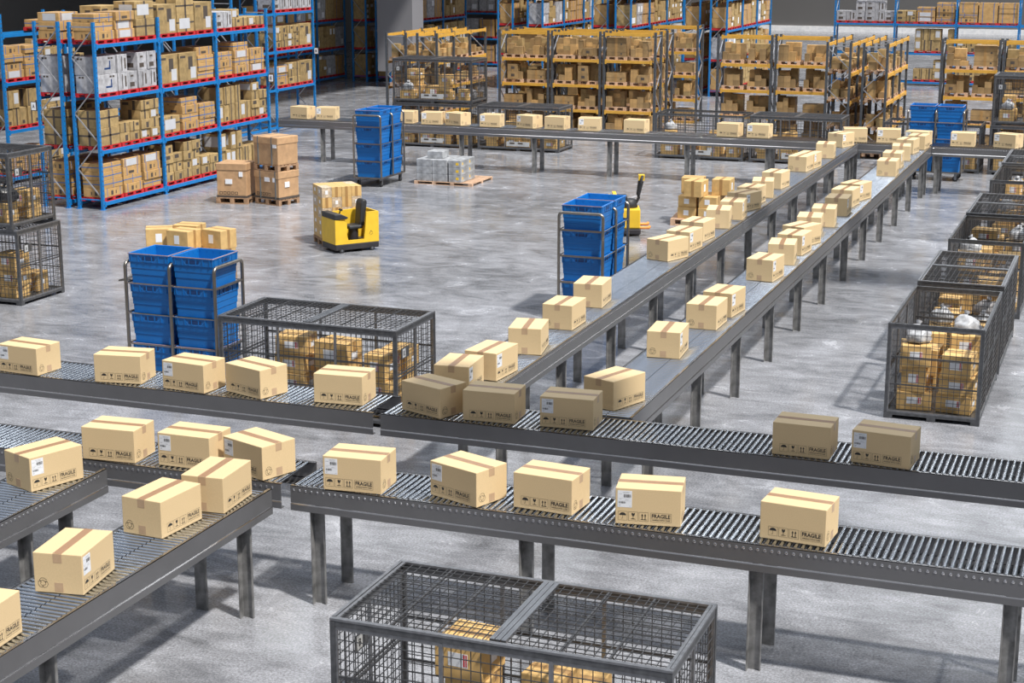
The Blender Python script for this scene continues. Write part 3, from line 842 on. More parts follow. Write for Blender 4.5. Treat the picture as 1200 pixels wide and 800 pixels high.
KIND = {
 'so': [('orange-brown carton with blue straps', .66, .52, .172, mk_carton('strapped_carton', .66, .52, .172, 'kraft_orange', ('h', ('v', .3), ('v', .8)), ((.2, .12, .1, .1), (.6, .12, .08, .08)))),
        ('orange-brown carton with blue straps', .66, .52, .180, mk_carton('strapped_carton', .66, .52, .180, 'kraft_orange', (('v', .14), ('v', .86)), ((.35, .2, .12, .5), (.6, .25, .05, .4)))),
        ('orange-brown strapped carton with white label', .66, .52, .180, mk_carton('strapped_carton', .66, .52, .180, 'kraft_orange', (('v', .1), ('v', .82)), (), (.16, .1, .6, .8))),
        ('orange-brown carton with blue straps', .66, .52, .172, mk_carton('strapped_carton', .66, .52, .172, 'kraft_orange', ('h', ('v', .5)), ())),
        ('orange-brown carton with blue straps', .66, .52, .180, mk_carton('strapped_carton', .66, .52, .180, 'kraft_orange', (('v', .2), ('v', .8)), ((.3, .2, .3, .3),)))],
 'kr': [('yellowish kraft carton', .34, .52, .2, mk_carton('kraft_carton', .34, .52, .2, 'kraft_yellow', (), ((.42, 0, .16, 1),))),
        ('yellowish kraft carton', .34, .52, .2, mk_carton('kraft_carton', .34, .52, .2, 'kraft_yellow', (), ((.1, .45, .5, .4),))),
        ('kraft carton with white label', .34, .52, .2, mk_carton('kraft_carton', .34, .52, .2, 'kraft_yellow', (), ((.6, .1, .3, .2),), (.1, .15, .55, .7))),
        ('yellowish kraft carton', .34, .52, .2, mk_carton('kraft_carton', .34, .52, .2, 'kraft_yellow', (), ((.3, 0, .12, 1), (.6, .5, .3, .3)))),
        ('yellowish kraft carton', .34, .52, .2, mk_carton('kraft_carton', .34, .52, .2, 'kraft_yellow', (), ((.5, .1, .3, .6),)))],
 'tl': [('tall narrow kraft carton', .225, .52, .40, mk_carton('tall_carton', .225, .52, .40, 'kraft_yellow', (), ((.4, 0, .22, 1),))),
        ('tall narrow kraft carton', .225, .52, .40, mk_carton('tall_carton', .225, .52, .40, 'kraft_yellow', (), ((.3, .08, .4, .2),))),
        ('tall kraft carton with white label', .225, .52, .40, mk_carton('tall_carton', .225, .52, .40, 'kraft_yellow', (), (), (.15, .25, .7, .6))),
        ('tall narrow kraft carton', .225, .52, .40, mk_carton('tall_carton', .225, .52, .40, 'kraft_yellow', (), ((.2, 0, .15, 1),)))],
 'lg': [('long kraft carton with wide white label', .70, .52, .36, mk_carton('long_carton', .70, .52, .36, 'kraft_yellow', (), ((.0, .52, 1, .1), (.46, 0, .1, 1)), (.12, .2, .62, .62))),
        ('long kraft carton with dark crossed tape', .70, .52, .36, mk_carton('long_carton', .70, .52, .36, 'kraft_yellow', (), ((.0, .52, 1, .1), (.46, 0, .1, 1))))],
 'bg': [('big square kraft carton', .72, .53, .62, mk_carton('big_carton', .72, .53, .62, 'kraft_yellow', (), ((.05, .82, .3, .08), (.5, .4, .25, .45)), (.62, .08, .3, .4))),],
 'gr': [('light grey printed carton', .345, .52, .37, mk_carton('grey_carton', .345, .52, .37, 'greybox', (), ((.2, .15, .5, .25), (.3, .7, .3, .1)))),
        ('light grey printed carton', .345, .52, .37, mk_carton('grey_carton', .345, .52, .37, 'greybox', (), ((.4, .1, .08, .8), (.7, .2, .15, .6))))],
 'gb': [('wide light grey carton with blue corner mark', .705, .52, .37, mk_carton('grey_carton', .705, .52, .37, 'greybox', (), ((.62, .82, .1, .1), (.76, .82, .1, .1)), None))],
}
for k_, L_ in KIND.items():
    for i_, e_ in enumerate(L_): e_[4].name = e_[4].name.split('.')[0]
m = MB(); m.box(.12, -.262, .10, .16, -.2605, .27, 'blue_dark'); m.box(-.06, -.262, .10, .12, -.2605, .135, 'blue_dark'); append(KIND['gb'][0][4], m)
LIM = 300; NC = [0]
BULK = MB()
def place_local(ox, oy, axis, x, y, z):
    return Vector((ox+x, oy+y, z)) if axis == 'X' else Vector((ox-y, oy+x, z))
def fill(rk, rn, ox, oy, axis, bay, spec, pallets=True, bulk=False, seed=1, D=.63, shelf=('bottom shelf', 'second shelf', 'third shelf', 'top shelf')):
    """spec: {level_index: (z, [(kind, layers), ...])}; one entry per pallet place, three per bay"""
    rr = random.Random(seed); rz = 0 if axis == 'X' else PI/2; place = bay/3 if bay > 2 else bay/2
    for li, (z, items) in spec.items():
        col = 0
        for i, it in enumerate(items):
            if it is None: continue
            b, r = divmod(i, 3 if bay > 2 else 2); x = b*bay+.05+(bay-.1)/(3 if bay > 2 else 2)*(r+.5)
            if pallets:
                if bulk:
                    M_ = Matrix.Translation(place_local(ox, oy, axis, x, D/2, z)) @ Matrix.Rotation(rz, 4, 'Z')
                    BULK.box(-.35, -.28, .06, .35, .28, .080, 'red', M_)
                    for q in (-.31, 0, .31): BULK.box(q-.045, -.28, 0, q+.045, .28, .06, 'red', M_)
                else:
                    o = inst(RED, place_local(ox, oy, axis, x, D/2, z), rz)
                    tag(o, 'red pallet, %s from its left end, %s, %s' % (o_(i+1), shelf[li], rn), 'pallet', 'red pallets in the blue racks')
            k, n = it; var = KIND[k]; w = var[0][1]; nc = max(1, int(.74/w))
            for c in range(nc):
                col += 1; zz = z+.0810; nn = n if c == 0 or rr.random() < .6 else max(1, n-1)
                for l in range(nn):
                    desc, w_, d_, h_, proto = var[rr.randrange(len(var))]
                    xx = x-.36+(.72/nc)*(c+.5)+rr.uniform(-.004, .004)
                    P_ = place_local(ox, oy, axis, xx, D/2+rr.uniform(-.02, .02), zz)
                    if bulk or NC[0] >= LIM:
                        M_ = Matrix.Translation(P_) @ Matrix.Rotation(rz, 4, 'Z')
                        BULK.box(-w_/2, -d_/2, 0, w_/2, d_/2, h_, proto.data.materials[0].name, M_)
                        if k == 'so':
                            for q in (-.3, .3): BULK.box(-w_/2+w_*(q+.5)-.01, -d_/2-.002, 0, -w_/2+w_*(q+.5)+.01, d_/2+.002, h_+.001, 'strap_blue', M_)
                        elif rr.random() < .3: BULK.box(-w_*.3, -d_/2-.002, h_*.2, w_*.3, -d_/2, h_*.75, 'paper', M_)
                    else:
                        NC[0] += 1; o = inst(proto, P_, rz+rr.uniform(-.012, .012))
                        tag(o, '%s, column %s, layer %s, %s, %s' % (desc.replace('orange-brown carton with blue straps', 'blue-strapped carton').replace('orange-brown strapped carton with white label', 'strapped labelled carton').replace('wide light grey carton with blue corner mark', 'grey carton with blue mark').replace('long kraft carton with wide white label', 'long labelled kraft carton').replace('long kraft carton with dark crossed tape', 'long dark-taped kraft carton'), o_(col), 'one two three four five'.split()[l], shelf[li], rn), 'carton', 'cartons in the blue racks')
                    zz += h_+.001
BLUE = dict(c='rackblue', cb='rackblue', group='blue steel pallet racks')
ZL = (.15, 1.21, 2.28, 3.35); HB = 3.80
def rackb(label, ox, oy, axis, n, H=HB, bay=2.37, D=.63, levels=ZL): return rack(label, ox, oy, axis, n, bay, D, levels, H=H, beam=.068, **BLUE)
ra = rackb('blue rack nearest on the left, three bays of cartons on red pallets', -19.93, 28.94, 'Y', 3)
rb = rackb('blue rack standing back to back behind the nearest blue rack', -20.77, 28.94, 'Y', 3)
rc = rackb('blue rack at the top left edge, across the aisle behind', -23.95, 31.25, 'Y', 3)
ra2 = rackb('blue rack on the left beyond the back conveyor end', -23.4, 40.42, 'Y', 2)
sign_on(rb, 'A', -.005, .80, 1.98)
sign_on(ra, 'E', 7.06, -.02, 2.06); sign_on(ra2, 'B', 4.69, -.02, 2.06)
A4 = 'nearest blue rack'
fill(ra, A4, -19.93, 28.94, 'Y', 2.37, {
 0: (.15, [('so', 4), ('so', 4), ('so', 4), ('kr', 4), ('kr', 4), ('kr', 2), ('tl', 2), ('tl', 2), ('tl', 1)]),
 1: (1.21, [('lg', 2), ('kr', 2), ('kr', 4), ('lg', 1), ('so', 4), ('so', 3), ('tl', 2), ('tl', 2), ('kr', 4)]),
 2: (2.28, [('gb', 2), ('gr', 2), ('gr', 2), ('bg', 1), ('bg', 1), ('so', 4), ('so', 3), ('so', 4), ('so', 3)]),
 3: (3.35, [('so', 3), ('so', 3), ('lg', 2), ('bg', 1), ('lg', 2), ('bg', 1), ('gr', 1), ('kr', 2), ('kr', 1)])}, seed=3)
fill(rb, 'rack behind nearest blue rack', -20.77, 28.94, 'Y', 2.37, {
 0: (.15, [('so', 4), ('so', 4)]), 1: (1.21, [('lg', 2), ('kr', 4)]), 2: (2.28, [('gb', 2), ('gr', 1)]), 3: (3.35, [('so', 3), ('so', 2), ('bg', 1), ('so', 3), ('bg', 1)])}, seed=4)
fill(rc, 'top left edge rack', -23.95, 31.25, 'Y', 2.37, {
 0: (.15, [('so', 2), ('so', 3), ('kr', 2)]), 1: (1.21, [('tl', 2), ('tl', 2), ('lg', 2), ('tl', 2)]), 2: (2.28, [('so', 4), ('so', 4), ('kr', 4), ('kr', 3)]),
 3: (3.35, [None, None, ('so', 1), ('so', 1)])}, seed=5)
# the strapped cartons seen left of the first upright
fill(ra2, 'blue rack beyond back conveyor', -23.4, 40.42, 'Y', 2.37, {
 1: (1.21, [None, None, None, ('so', 3), ('kr', 3), ('bg', 1)]), 2: (2.28, [None, None, None, ('kr', 3), ('kr', 3), ('bg', 1)]),
 3: (3.35, [None, None, None, ('gr', 2), ('gr', 1), ('gr', 1)])}, seed=6)
# far blue racks
far = [('dark blue rack at the far left, face seen at an angle', -29.75, 53.0, 'Y', 3, 7), ('left end frame rack in the dark far left corner', -28.35, 59.1, 'Y', 1, 8), ('right end frame rack in the dark far left corner', -27.35, 59.1, 'Y', 1, 9),
       ('far blue rack above the left yellow bays, left of its pair', -21.98, 58.2, 'Y', 3, 10), ('far blue rack above the left yellow bays, right of its pair', -20.75, 58.0, 'Y', 3, 11),
       ('far blue rack above the centre yellow bays, left of its pair', -18.35, 58.2, 'Y', 3, 12), ('far blue rack above the centre yellow bays, right of its pair', -17.42, 58.0, 'Y', 3, 13),
       ('far blue rack above the right yellow bays, left of its pair', -14.90, 58.0, 'Y', 3, 14), ('far blue rack above the right yellow bays, right of its pair', -13.87, 57.7, 'Y', 3, 15),
       ('dim blue rack just right of the grey pillar, face angled', -26.6, 60.2, 'Y', 2, 16), ('dim blue rack at the far back facing the camera', -27.95, 67.6, 'X', 3, 17)]
rr = random.Random(9)
for lb, x, y, ax, n, sd in far:
    rackb(lb, x, y, ax, n)
    sp = {}
    for li, z in enumerate(ZL):
        sp[li] = (z, [(rr.choice(('so', 'so', 'kr', 'lg', 'tl', 'gr', 'kr')), None) for _ in range(3*n)])
        sp[li] = (z, [(k, {'so': 4, 'kr': 4, 'lg': 2, 'tl': 2, 'gr': 2}[k]) for k, _ in sp[li][1]])
    fill(None, 'x', x, y, ax, 2.37, sp, bulk=True, seed=sd)
rn = rackb('wide blue rack at the far right facing the camera', -11.4, 64.7, 'X', 4, bay=2.24)
fill(rn, 'far right blue rack', -11.4, 64.7, 'X', 2.24, {
 0: (.15, [None, None, None, None, ('tl', 1), ('lg', 2), ('kr', 2), ('tl', 1), ('kr', 3)]),
 1: (1.21, [None, None, None, None, ('tl', 2), ('tl', 2), ('kr', 2), ('tl', 1), ('kr', 2)]),
 2: (2.28, [('gr', 1), ('gr', 2), ('gr', 2), ('kr', 2), ('so', 3), ('so', 4), ('so', 4), ('so', 4), ('so', 4)])}, seed=18)

# yellow beamed racks ------------------------------------------------------
YL = (.06, .72, 1.42, 2.12, 2.86); HY = 2.90
YEL = dict(c='rackdark', cb='rackyellow', group='grey and yellow shelving racks', name='shelving_rack')
def racky(label, ox, oy, axis, n, bay, D=.64, gap=.12, levels=YL, H=HY): return rack(label, ox, oy, axis, n, bay, D, levels, H=H, beam=.075, gap=gap, **YEL)
yr = [('yellow beamed rack of three bays facing the camera, left of centre', 'three bay yellow rack', -17.43, 45.0, 'X', 3, 1.533),
      ('yellow beamed rack of two bays facing the camera, right of centre', 'two bay yellow rack', -11.06, 45.0, 'X', 2, 1.53),
      ('yellow beamed rack facing the camera at the right edge', 'right edge yellow rack', -5.12, 45.0, 'X', 2, 1.50)]
ys = [('yellow beamed rack seen end on, far left one, behind the caged stack', -19.23, 42.6), ('yellow beamed rack seen end on, second from left, behind the caged stack', -18.30, 42.6),
      ('yellow beamed rack seen end on, right of centre, left one of two', -7.05, 42.6), ('yellow beamed rack seen end on, right of centre, right one of two', -6.14, 42.6)]
def mk_small(nm, w, d, h, mt, pr=0):
    m = MB(); m.box(-w/2, -d/2, 0, w/2, d/2, h, mt)
    if pr: m.box(-w*.15, -d/2-.002, h*.35, w*.2, -d/2, h*.7, 'print'); m.box(-w*.05, -d/2-.002, 0, w*.05, -d/2, h*.3, 'kraft_tape')
    return m.build(nm)
def mk_wide():
    m = MB(); m.box(-.28, -.23, 0, .28, .23, .26, 'kraft_dull'); m.box(-.04, -.232, 0, .03, -.23, .26, 'kraft_tape'); m.box(.12, -.232, .06, .17, -.23, .10, 'print'); m.box(-.28, -.232, .12, .28, -.231, .125, 'print')
    return m.build('large_parcel')
SMALL = [(.17, .2, .15, mk_small('small_parcel', .17, .2, .15, 'kraft_dull')), (.13, .2, .21, mk_small('small_parcel', .13, .2, .21, 'kraft_dull')),
         (.20, .2, .12, mk_small('small_parcel', .20, .2, .12, 'kraft_orange')), (.29, .3, .21, mk_small('small_parcel', .29, .3, .21, 'kraft_dull', 1)), (.56, .46, .26, mk_wide())]
NS = [0]; PARBULK = MB(); shn = ('floor shelf', 'second shelf', 'third shelf', 'fourth shelf')
def yfill(rn, ox, oy, axis, n, bay, indiv, seed, pal=True):
    rr = random.Random(seed); rz = 0 if axis == 'X' else PI/2; D = .64; pc = 0
    for li, z in enumerate(YL[:4]):
        for b in range(n):
            for r in range(2):
                if bay < 1.3 and r: continue
                pc = b*2+r+1
                xc = b*bay+.06+(bay-.12)*(.25+.5*r) if bay >= 1.3 else b*bay+bay/2
                o = inst(WOOD, place_local(ox, oy, axis, xc, D/2-.02, z), rz)
                hw = .29
                if bay < 1.3: hw = .50; o.scale = (1.75, 1, 1)
                tag(o, 'wooden pallet, %s from its left end, %s of the %s' % (o_(pc), shn[li], rn), 'pallet', 'wooden pallets in the yellow racks')
                zz0 = z+.1005; mode = rr.random() if bay > 1.3 else .9; cnt = 0; top = zz0+(.50 if li < 3 else .58)
                # back row as bulk, front row individual
                for row, (yy, dep) in enumerate(((.40, .2), (.14, .2))) if mode > .25 else (((0, (.28, .46)),)):
                    x = xc-hw
                    while x < xc+hw-.02:
                        k = rr.choice((0, 0, 1, 1, 2, 3)) if mode > .25 else 4
                        w, d, h, proto = SMALL[k]
                        if x+w > xc+hw+.01:
                            k = 1; w, d, h, proto = SMALL[1]
                            if x+w > xc+hw+.01: break
                        zz = zz0; lim = top if row == 0 else zz0+rr.choice((.16, .24, .36, .45))
                        if bay < 1.3: lim = min(lim, zz0+rr.choice((.16, .24, .36, .45)))
                        while zz+h < lim:
                            P_ = place_local(ox, oy, axis, x+w/2, yy if k < 3 else (.40 if row == 0 else .16) if k == 3 else .28, zz)
                            if indiv and row == 1 or (indiv and k == 4):
                                if NS[0] < 300:
                                    NS[0] += 1; cnt += 1; q = inst(proto, P_, rz)
                                    tag(q, '%s parcel, item %s on %s pallet, %s, %s' % ('small' if k < 4 else 'wide', o_(cnt), o_(pc), shn[li], rn), 'parcel', 'kraft parcels on the yellow racks')
                                    zz += h+.001; continue
                            M_ = Matrix.Translation(P_) @ Matrix.Rotation(rz, 4, 'Z')
                            PARBULK.box(-w/2, -d/2, 0, w/2, d/2, h, ('kraft_dull', 'kraft', 'kraft_dull', 'kraft_yellow')[rr.randrange(4)], M_)
                            zz += h+.001
                        x += w+.004
for i, (lb, rn_, x, y, ax, n, bay) in enumerate(yr):
    racky(lb, x, y, ax, n, bay); yfill(rn_, x, y, ax, n, bay, True, 30+i)
nm4 = ['far left end yellow rack', 'second end yellow rack', 'third end yellow rack', 'fourth end yellow rack']
for i, (lb, x, y) in enumerate(ys):
    racky(lb, x, y, 'Y', 3, 1.2, gap=0); yfill(nm4[i], x, y, 'Y', 3, 1.2, False, 40+i)
racky('taller looking yellow rack standing further back, behind the centre gap', -14.11, 49.1, 'X', 1, 1.41, gap=0); yfill('back centre yellow rack', -14.11, 49.1, 'X', 1, 1.41, False, 50)
racky('yellow rack row standing behind the three bay rack', -17.43, 46.2, 'X', 3, 1.533); yfill('row behind three bay rack', -17.43, 46.2, 'X', 3, 1.533, False, 51)
o = PARBULK.build('parcels'); tag(o, 'kraft parcels piled deeper inside the grey and yellow shelving racks', 'parcel', kind='stuff')
o = BULK.build('cartons'); tag(o, 'cartons on red pallets stacked in the distant blue racks', 'carton', kind='stuff')

# ------------------------------------------------------------------ goods standing on the floor
def mk_wrapped(w, d, h):
    t = empty('wrapped_carton'); m = MB(); m.box(-w/2+.012, -d/2+.012, 0, w/2-.012, d/2-.012, h-.02, 'wrapbrown'); o = m.build('carton_body', t); bevel(o, .012, 2)
    m = MB(); m.box(-w/2, -d/2, h-.15, w/2, d/2, h, 'wrapbrown'); bevel(m.build('cover', t), .014, 2)
    return t
def deco(t, w, d, h, straps, labels, marks=True, base=True):
    e = .004
    if straps:
        m = MB()
        for f in straps:
            x = -w/2+w*f; m.box(x-.011, -d/2-e, 0, x+.011, d/2+e, h+e, 'strap_grey')
        m.build('strap', t)
    for (f, x, z, a, b) in labels:
        m = MB()
        if f == 'f': m.box(-w/2+w*x, -d/2-e, h*z, -w/2+w*x+a, -d/2-.001 if z > .7 else -d/2+.012, h*z+b, 'paper')
        else: m.box(w/2-.012, -d/2+d*x, h*z, w/2+e, -d/2+d*x+a, h*z+b, 'paper')
        m.build('paper_label', t)
    if base: m = MB(); m.box(-w/2+.003, -d/2+.003, .0, w/2-.003, d/2-.003, .045, 'print'); m.build('base_band', t)
    if marks:
        m = MB(); 
        for k in range(5): 
            x = -w/2+.07+k*.085; m.stroke([(x, 0), (x+.055, 0), (x+.055, .05), (x, .05)], .011, 'ink', face_front(0, -d/2+.0105, .07), True)
        m.build('printing', t)
WD, DD = .70, .62
P1 = mk_pallet(.70, .62, .13, 'wood_dark', 'wooden_pallet', 3, 6)
def floor_pallet(x, y, z, rz, label): 
    o = inst(P1, (x, y, z), rz); tag(o, label, 'pallet', 'wooden pallets on the open floor'); return o
floor_pallet(-17.94, 30.90, 0, .16, 'brown wooden pallet under the single wrapped carton')
t = mk_wrapped(.68, .60, .72); deco(t, .68, .60, .72, (), [('f', .30, .40, .15, .1), ('f', .75, .62, .08, .1)]); t.location = (-17.94, 30.90, .131); t.rotation_euler.z = .16
tag(t, 'single wrapped brown carton on a pallet beside the blue rack', 'carton')
rz2 = -.28
floor_pallet(-17.06, 31.05, 0, rz2, 'lower wooden pallet of the two-high stack of wrapped cartons')
t = mk_wrapped(.72, .62, .58); deco(t, .72, .62, .58, (.25, .86), [('f', .43, .62, .14, .09), ('f', .76, .62, .07, .09), ('r', .3, .42, .13, .11)]); t.location = (-17.06, 31.05, .131); t.rotation_euler.z = rz2
tag(t, 'lower wrapped brown carton of the strapped two-high stack', 'carton')
floor_pallet(-17.06, 31.05, .714, rz2, 'upper wooden pallet between the two strapped wrapped cartons')
t = mk_wrapped(.72, .62, .58); deco(t, .72, .62, .58, (.2, .75), [('f', .80, .62, .10, .07)], marks=False, base=False); t.location = (-17.06, 31.05, .846); t.rotation_euler.z = rz2
tag(t, 'upper wrapped brown carton on top of the strapped stack', 'carton')

# grey wrapped goods on a long pallet
o = mk_pallet(1.42, 1.28, .07, 'wood', 'wooden_pallet', 4, 9); o.location = (-14.80, 35.30, 0); tag(o, 'light wooden pallet under the grey wrapped cartons', 'pallet')
GW = [(.37, .42, .165), (.19, .42, .165)]
def mk_grey(w, d, h, sticker):
    m = MB(); m.box(-w/2, -d/2, 0, w/2, d/2, h, 'whitebox'); o = m.build('grey_wrapped_carton'); bevel(o, .008, 2)
    if sticker: m = MB(); m.box(w*.1, -d/2-.002, h*.35, w*.32, -d/2, h*.7, 'yellow'); m.build('sticker', o); m = MB(); m.box(w/2, -d*.3, h*.35, w/2+.002, -d*.18, h*.7, 'yellow'); m.build('sticker', o)
    return o
ga = mk_grey(.37, .42, .165, 0); gb = mk_grey(.30, .42, .165, 1); k = 0
for (x, prot, nl) in ((-15.27, ga, 3), (-14.89, ga, 3), (-14.52, gb, 3)):
    for j, y in enumerate((34.90, 35.33)):
        for l in range(nl+(1 if False else 0)):
            q = inst(prot, (x, y, .071+l*.1665), 0)
            tag(q, 'grey foil-wrapped carton, %s column, %s row, %s layer on the low pallet' % ({-15.27: 'left', -14.89: 'middle', -14.52: 'right'}[x], ('front', 'back')[j], ('bottom', 'second', 'third')[l]), 'carton', 'grey wrapped cartons on the low pallet')
q = inst(ga, (-15.07, 35.05, .071+3*.1665), .04); tag(q, 'grey wrapped carton lying alone on top of the grey pallet load', 'carton', 'grey wrapped cartons on the low pallet')

# piles of kraft cartons on pallets
mat('kraft_pile', (.56, .37, .15), .6, var=.14, scale=9, rnd=.06, bump=.25)
def mk_pile(w, d, h, lab=True):
    m = MB(); m.box(-w/2, -d/2, 0, w/2, d/2, h, 'kraft_pile'); o = m.build('kraft_carton'); bevel(o, .008, 2)
    m = MB(); m.box(w/2, -.03, 0, w/2+.001, .03, h, 'kraft_tape'); m.box(-w/2-.001, -.03, 0, -w/2, .03, h, 'kraft_tape'); m.box(-w/2, -.03, h, w/2, .03, h+.001, 'kraft_tape'); m.build('packing_tape', o)
    if lab: m = MB(); m.box(-.06, -d/2-.0015, h*.3, .04, -d/2, h*.75, 'paper'); m.build('address_label', o)
    return o
pa = mk_pile(.43, .36, .31); pb = mk_pile(.36, .34, .22)
o = mk_pallet(1.15, .80, .13, 'wood_dark', 'wooden_pallet', 3, 6); o.location = (-14.42, 23.35, 0); tag(o, 'wooden pallet under the kraft cartons behind the near left trolley', 'pallet')
for i, x in enumerate((-14.80, -14.40, -14.00)):
    for j, y in enumerate((23.15, 23.53)):
        for l in range(2):
            q = inst(pb, (x, y, .131+l*.2215), 0); tag(q, 'kraft carton in lower block, %s column, %s row, %s layer, behind near trolley' % (('left', 'middle', 'right')[i], ('front', 'back')[j], ('bottom', 'upper')[l]), 'carton', 'kraft cartons behind the near left trolley')
for lb, x, y, z, rz in (('left kraft carton on top of the pile behind the near left trolley', -14.90, 23.13, .574, .55), ('middle kraft carton on top of the pile behind the near left trolley', -14.42, 23.10, .574, -.12),
                    ('rear kraft carton on top of the pile behind the near left trolley', -14.62, 23.60, .574, .1), ('right raised kraft carton on top of the pile behind near left trolley', -13.92, 23.35, .574, -.25)):
    q = inst(pa, (x, y, z), rz); tag(q, lb, 'carton', 'kraft cartons behind the near left trolley')
o = mk_pallet(1.15, .80, .13, 'wood', 'wooden_pallet', 3, 6); o.location = (-8.02, 31.75, 0); o.rotation_euler.z = .12; tag(o, 'wooden pallet behind the left long conveyor, under wrapped kraft cartons', 'pallet')
for i, x in enumerate((-8.25, -7.84)):
    for j, y in enumerate((31.55, 31.92)):
        for l in range(2):
            q = inst(pb, (x, y+(.03 if l else 0), .131+l*.2215), 0); tag(q, 'kraft carton, %s column, %s row, %s layer, on pallet behind left long conveyor' % (('left', 'right')[i], ('front', 'back')[j], ('bottom', 'upper')[l]), 'carton', 'kraft cartons behind the left long conveyor')
for lb, x, y, rz in (('left kraft carton on top, behind the left long conveyor', -8.26, 31.92, .1), ('front upright kraft carton on top, behind the left long conveyor', -8.10, 31.50, 1.5), ('right kraft carton on top, behind the left long conveyor', -7.66, 31.90, 1.6)):
    q = inst(pa, (x, y, .574), rz); tag(q, lb, 'carton', 'kraft cartons behind the left long conveyor')

# pallet load with mixed cartons next to the yellow truck
LR = math.radians(43); LC = Vector((-13.76, 27.30, 0))
o = mk_pallet(.76, .62, .13, 'wood_dark', 'wooden_pallet', 3, 6); o.location = LC; o.rotation_euler.z = LR; tag(o, 'wooden pallet under the carton load behind the yellow seat truck', 'pallet')
lm = {}
for kx in range(4):
    for ky in range(2):
        for l in range(5):
            mt = ('whitewrap', 'kraft_pile')[(kx+ky+l*2+(l//2)) % 3 == 0 and 1 or ((kx*7+l*3+ky) % 2)]
            key = mt
            if key not in lm:
                if 'whitewrap' not in MAT: mat('whitewrap', (.50, .40, .29), .5, var=.35, scale=22, rnd=.05)
                m = MB(); m.box(-.092, -.15, 0, .092, .15, .188, mt); b = m.build('mixed_carton'); bevel(b, .004, 1)
                m = MB(); m.box(-.03, -.152, .0 if mt != 'whitewrap' else .06, .02, -.150, .188 if mt != 'whitewrap' else .13, 'paper' if mt == 'whitewrap' else 'kraft_tape'); m.build('paper_label' if mt == 'whitewrap' else 'packing_tape', b); m = MB(); m.box(-.094, -.03, .07, -.092, .05, .13, 'paper'); m.build('paper_label', b)
                lm[key] = b
            off = Vector(((kx-1.5)*.187, (ky-.5)*.303, 0)); off.rotate(Matrix.Rotation(LR, 3, 'Z'))
            q = inst(lm[key], LC+off+Vector((0, 0, .131+l*.189)), LR)
            tag(q, '%s carton, %s column, %s row, %s layer, in load behind yellow truck' % ('pale wrapped' if mt == 'whitewrap' else 'kraft', ORD[kx+1], ('front', 'back')[ky], ('bottom', 'second', 'third', 'fourth', 'top')[l]), 'carton', 'cartons loaded behind the yellow seat truck')

# yellow sit-on truck
def mk_truck():
    t = empty('tow_truck'); L, Wd, H = .86, .56, .70
    m = MB(); m.box(0, 0, .045, L, Wd, .155, 'agvblack'); bevel(m.build('chassis_skirt', t), .015, 2)
    # side wall facing the camera with a cut-out for the seat
    prof = [(0, .155), (L, .155), (L, H), (.72*L, H), (.70*L, .50), (.66*L, .215), (.30*L, .215), (.27*L, .30), (.27*L, .53), (.22*L, .57), (0, .60)]
    m = MB(); m.prism(prof, 0, .04, 'yellow'); m.prism([(0, .155), (L, .155), (L, H), (0, .66)], Wd-.04, Wd, 'yellow')
    m.box(0, .04, .155, .25*L, Wd-.04, .60, 'yellow'); m.box(L-.03, .04, .155, L, Wd-.04, H, 'yellow'); m.box(.03, .04, .155, L-.03, Wd-.04, .17, 'agvblack')
    m.build('body_shell', t)
    m = MB(); m.prism([(-.01, .602), (.26*L, .602), (.30*L, .62), (.30*L, .635), (.12, .70), (-.01, .70)], -.005, Wd-.02, 'seat'); bevel(m.build('console', t), .01, 1)
    m = MB(); m.cyl((.17, .20, .64), (.20, .20, .74), .012, 8, 'rubber'); m.cyl((.20, .20, .73), (.215, .20, .765), .035, 10, 'rubber'); m.build('joystick', t)
    m = MB(); m.cyl((.56*L, .27, .17), (.56*L, .27, .38), .09, 14, 'agvblack'); m.build('seat_post', t)
    m = MB(); m.box(.40*L, .14, .38, .72*L, .42, .45, 'seat'); bevel(m.build('seat', t), .03, 3)
    m = MB(); m.prism([(.66*L, .42), (.76*L, .42), (.84*L, .86), (.81*L, .90), (.74*L, .90), (.70*L, .84)], .16, .40, 'seat'); bevel(m.build('backrest', t), .025, 2)
    for x in (.12, .72): 
        m = MB(); m.cyl((x, -.008, .045), (x, .045, .045), .045, 14, 'rubber'); m.cyl((x, -.012, .045), (x, -.006, .045), .022, 10, 'steel'); m.build('wheel', t)
        m = MB(); m.cyl((x, Wd-.045, .045), (x, Wd+.008, .045), .045, 14, 'rubber'); m.build('wheel', t)
    M_ = face_front(.78*L, -.001, .30); m = MB(); m.stroke([(0, 0), (.03, .06), (.06, .03)], .008, 'ink', M_); m.stroke([(.02, -.02), (.07, .01)], .006, 'ink', M_); m.build('bull_mark', t)
    return t
t = mk_truck(); t.location = (-13.285, 26.25, 0); t.rotation_euler.z = math.radians(52)
tag(t, 'yellow sit-on tow truck with black seat in the open floor', 'truck')

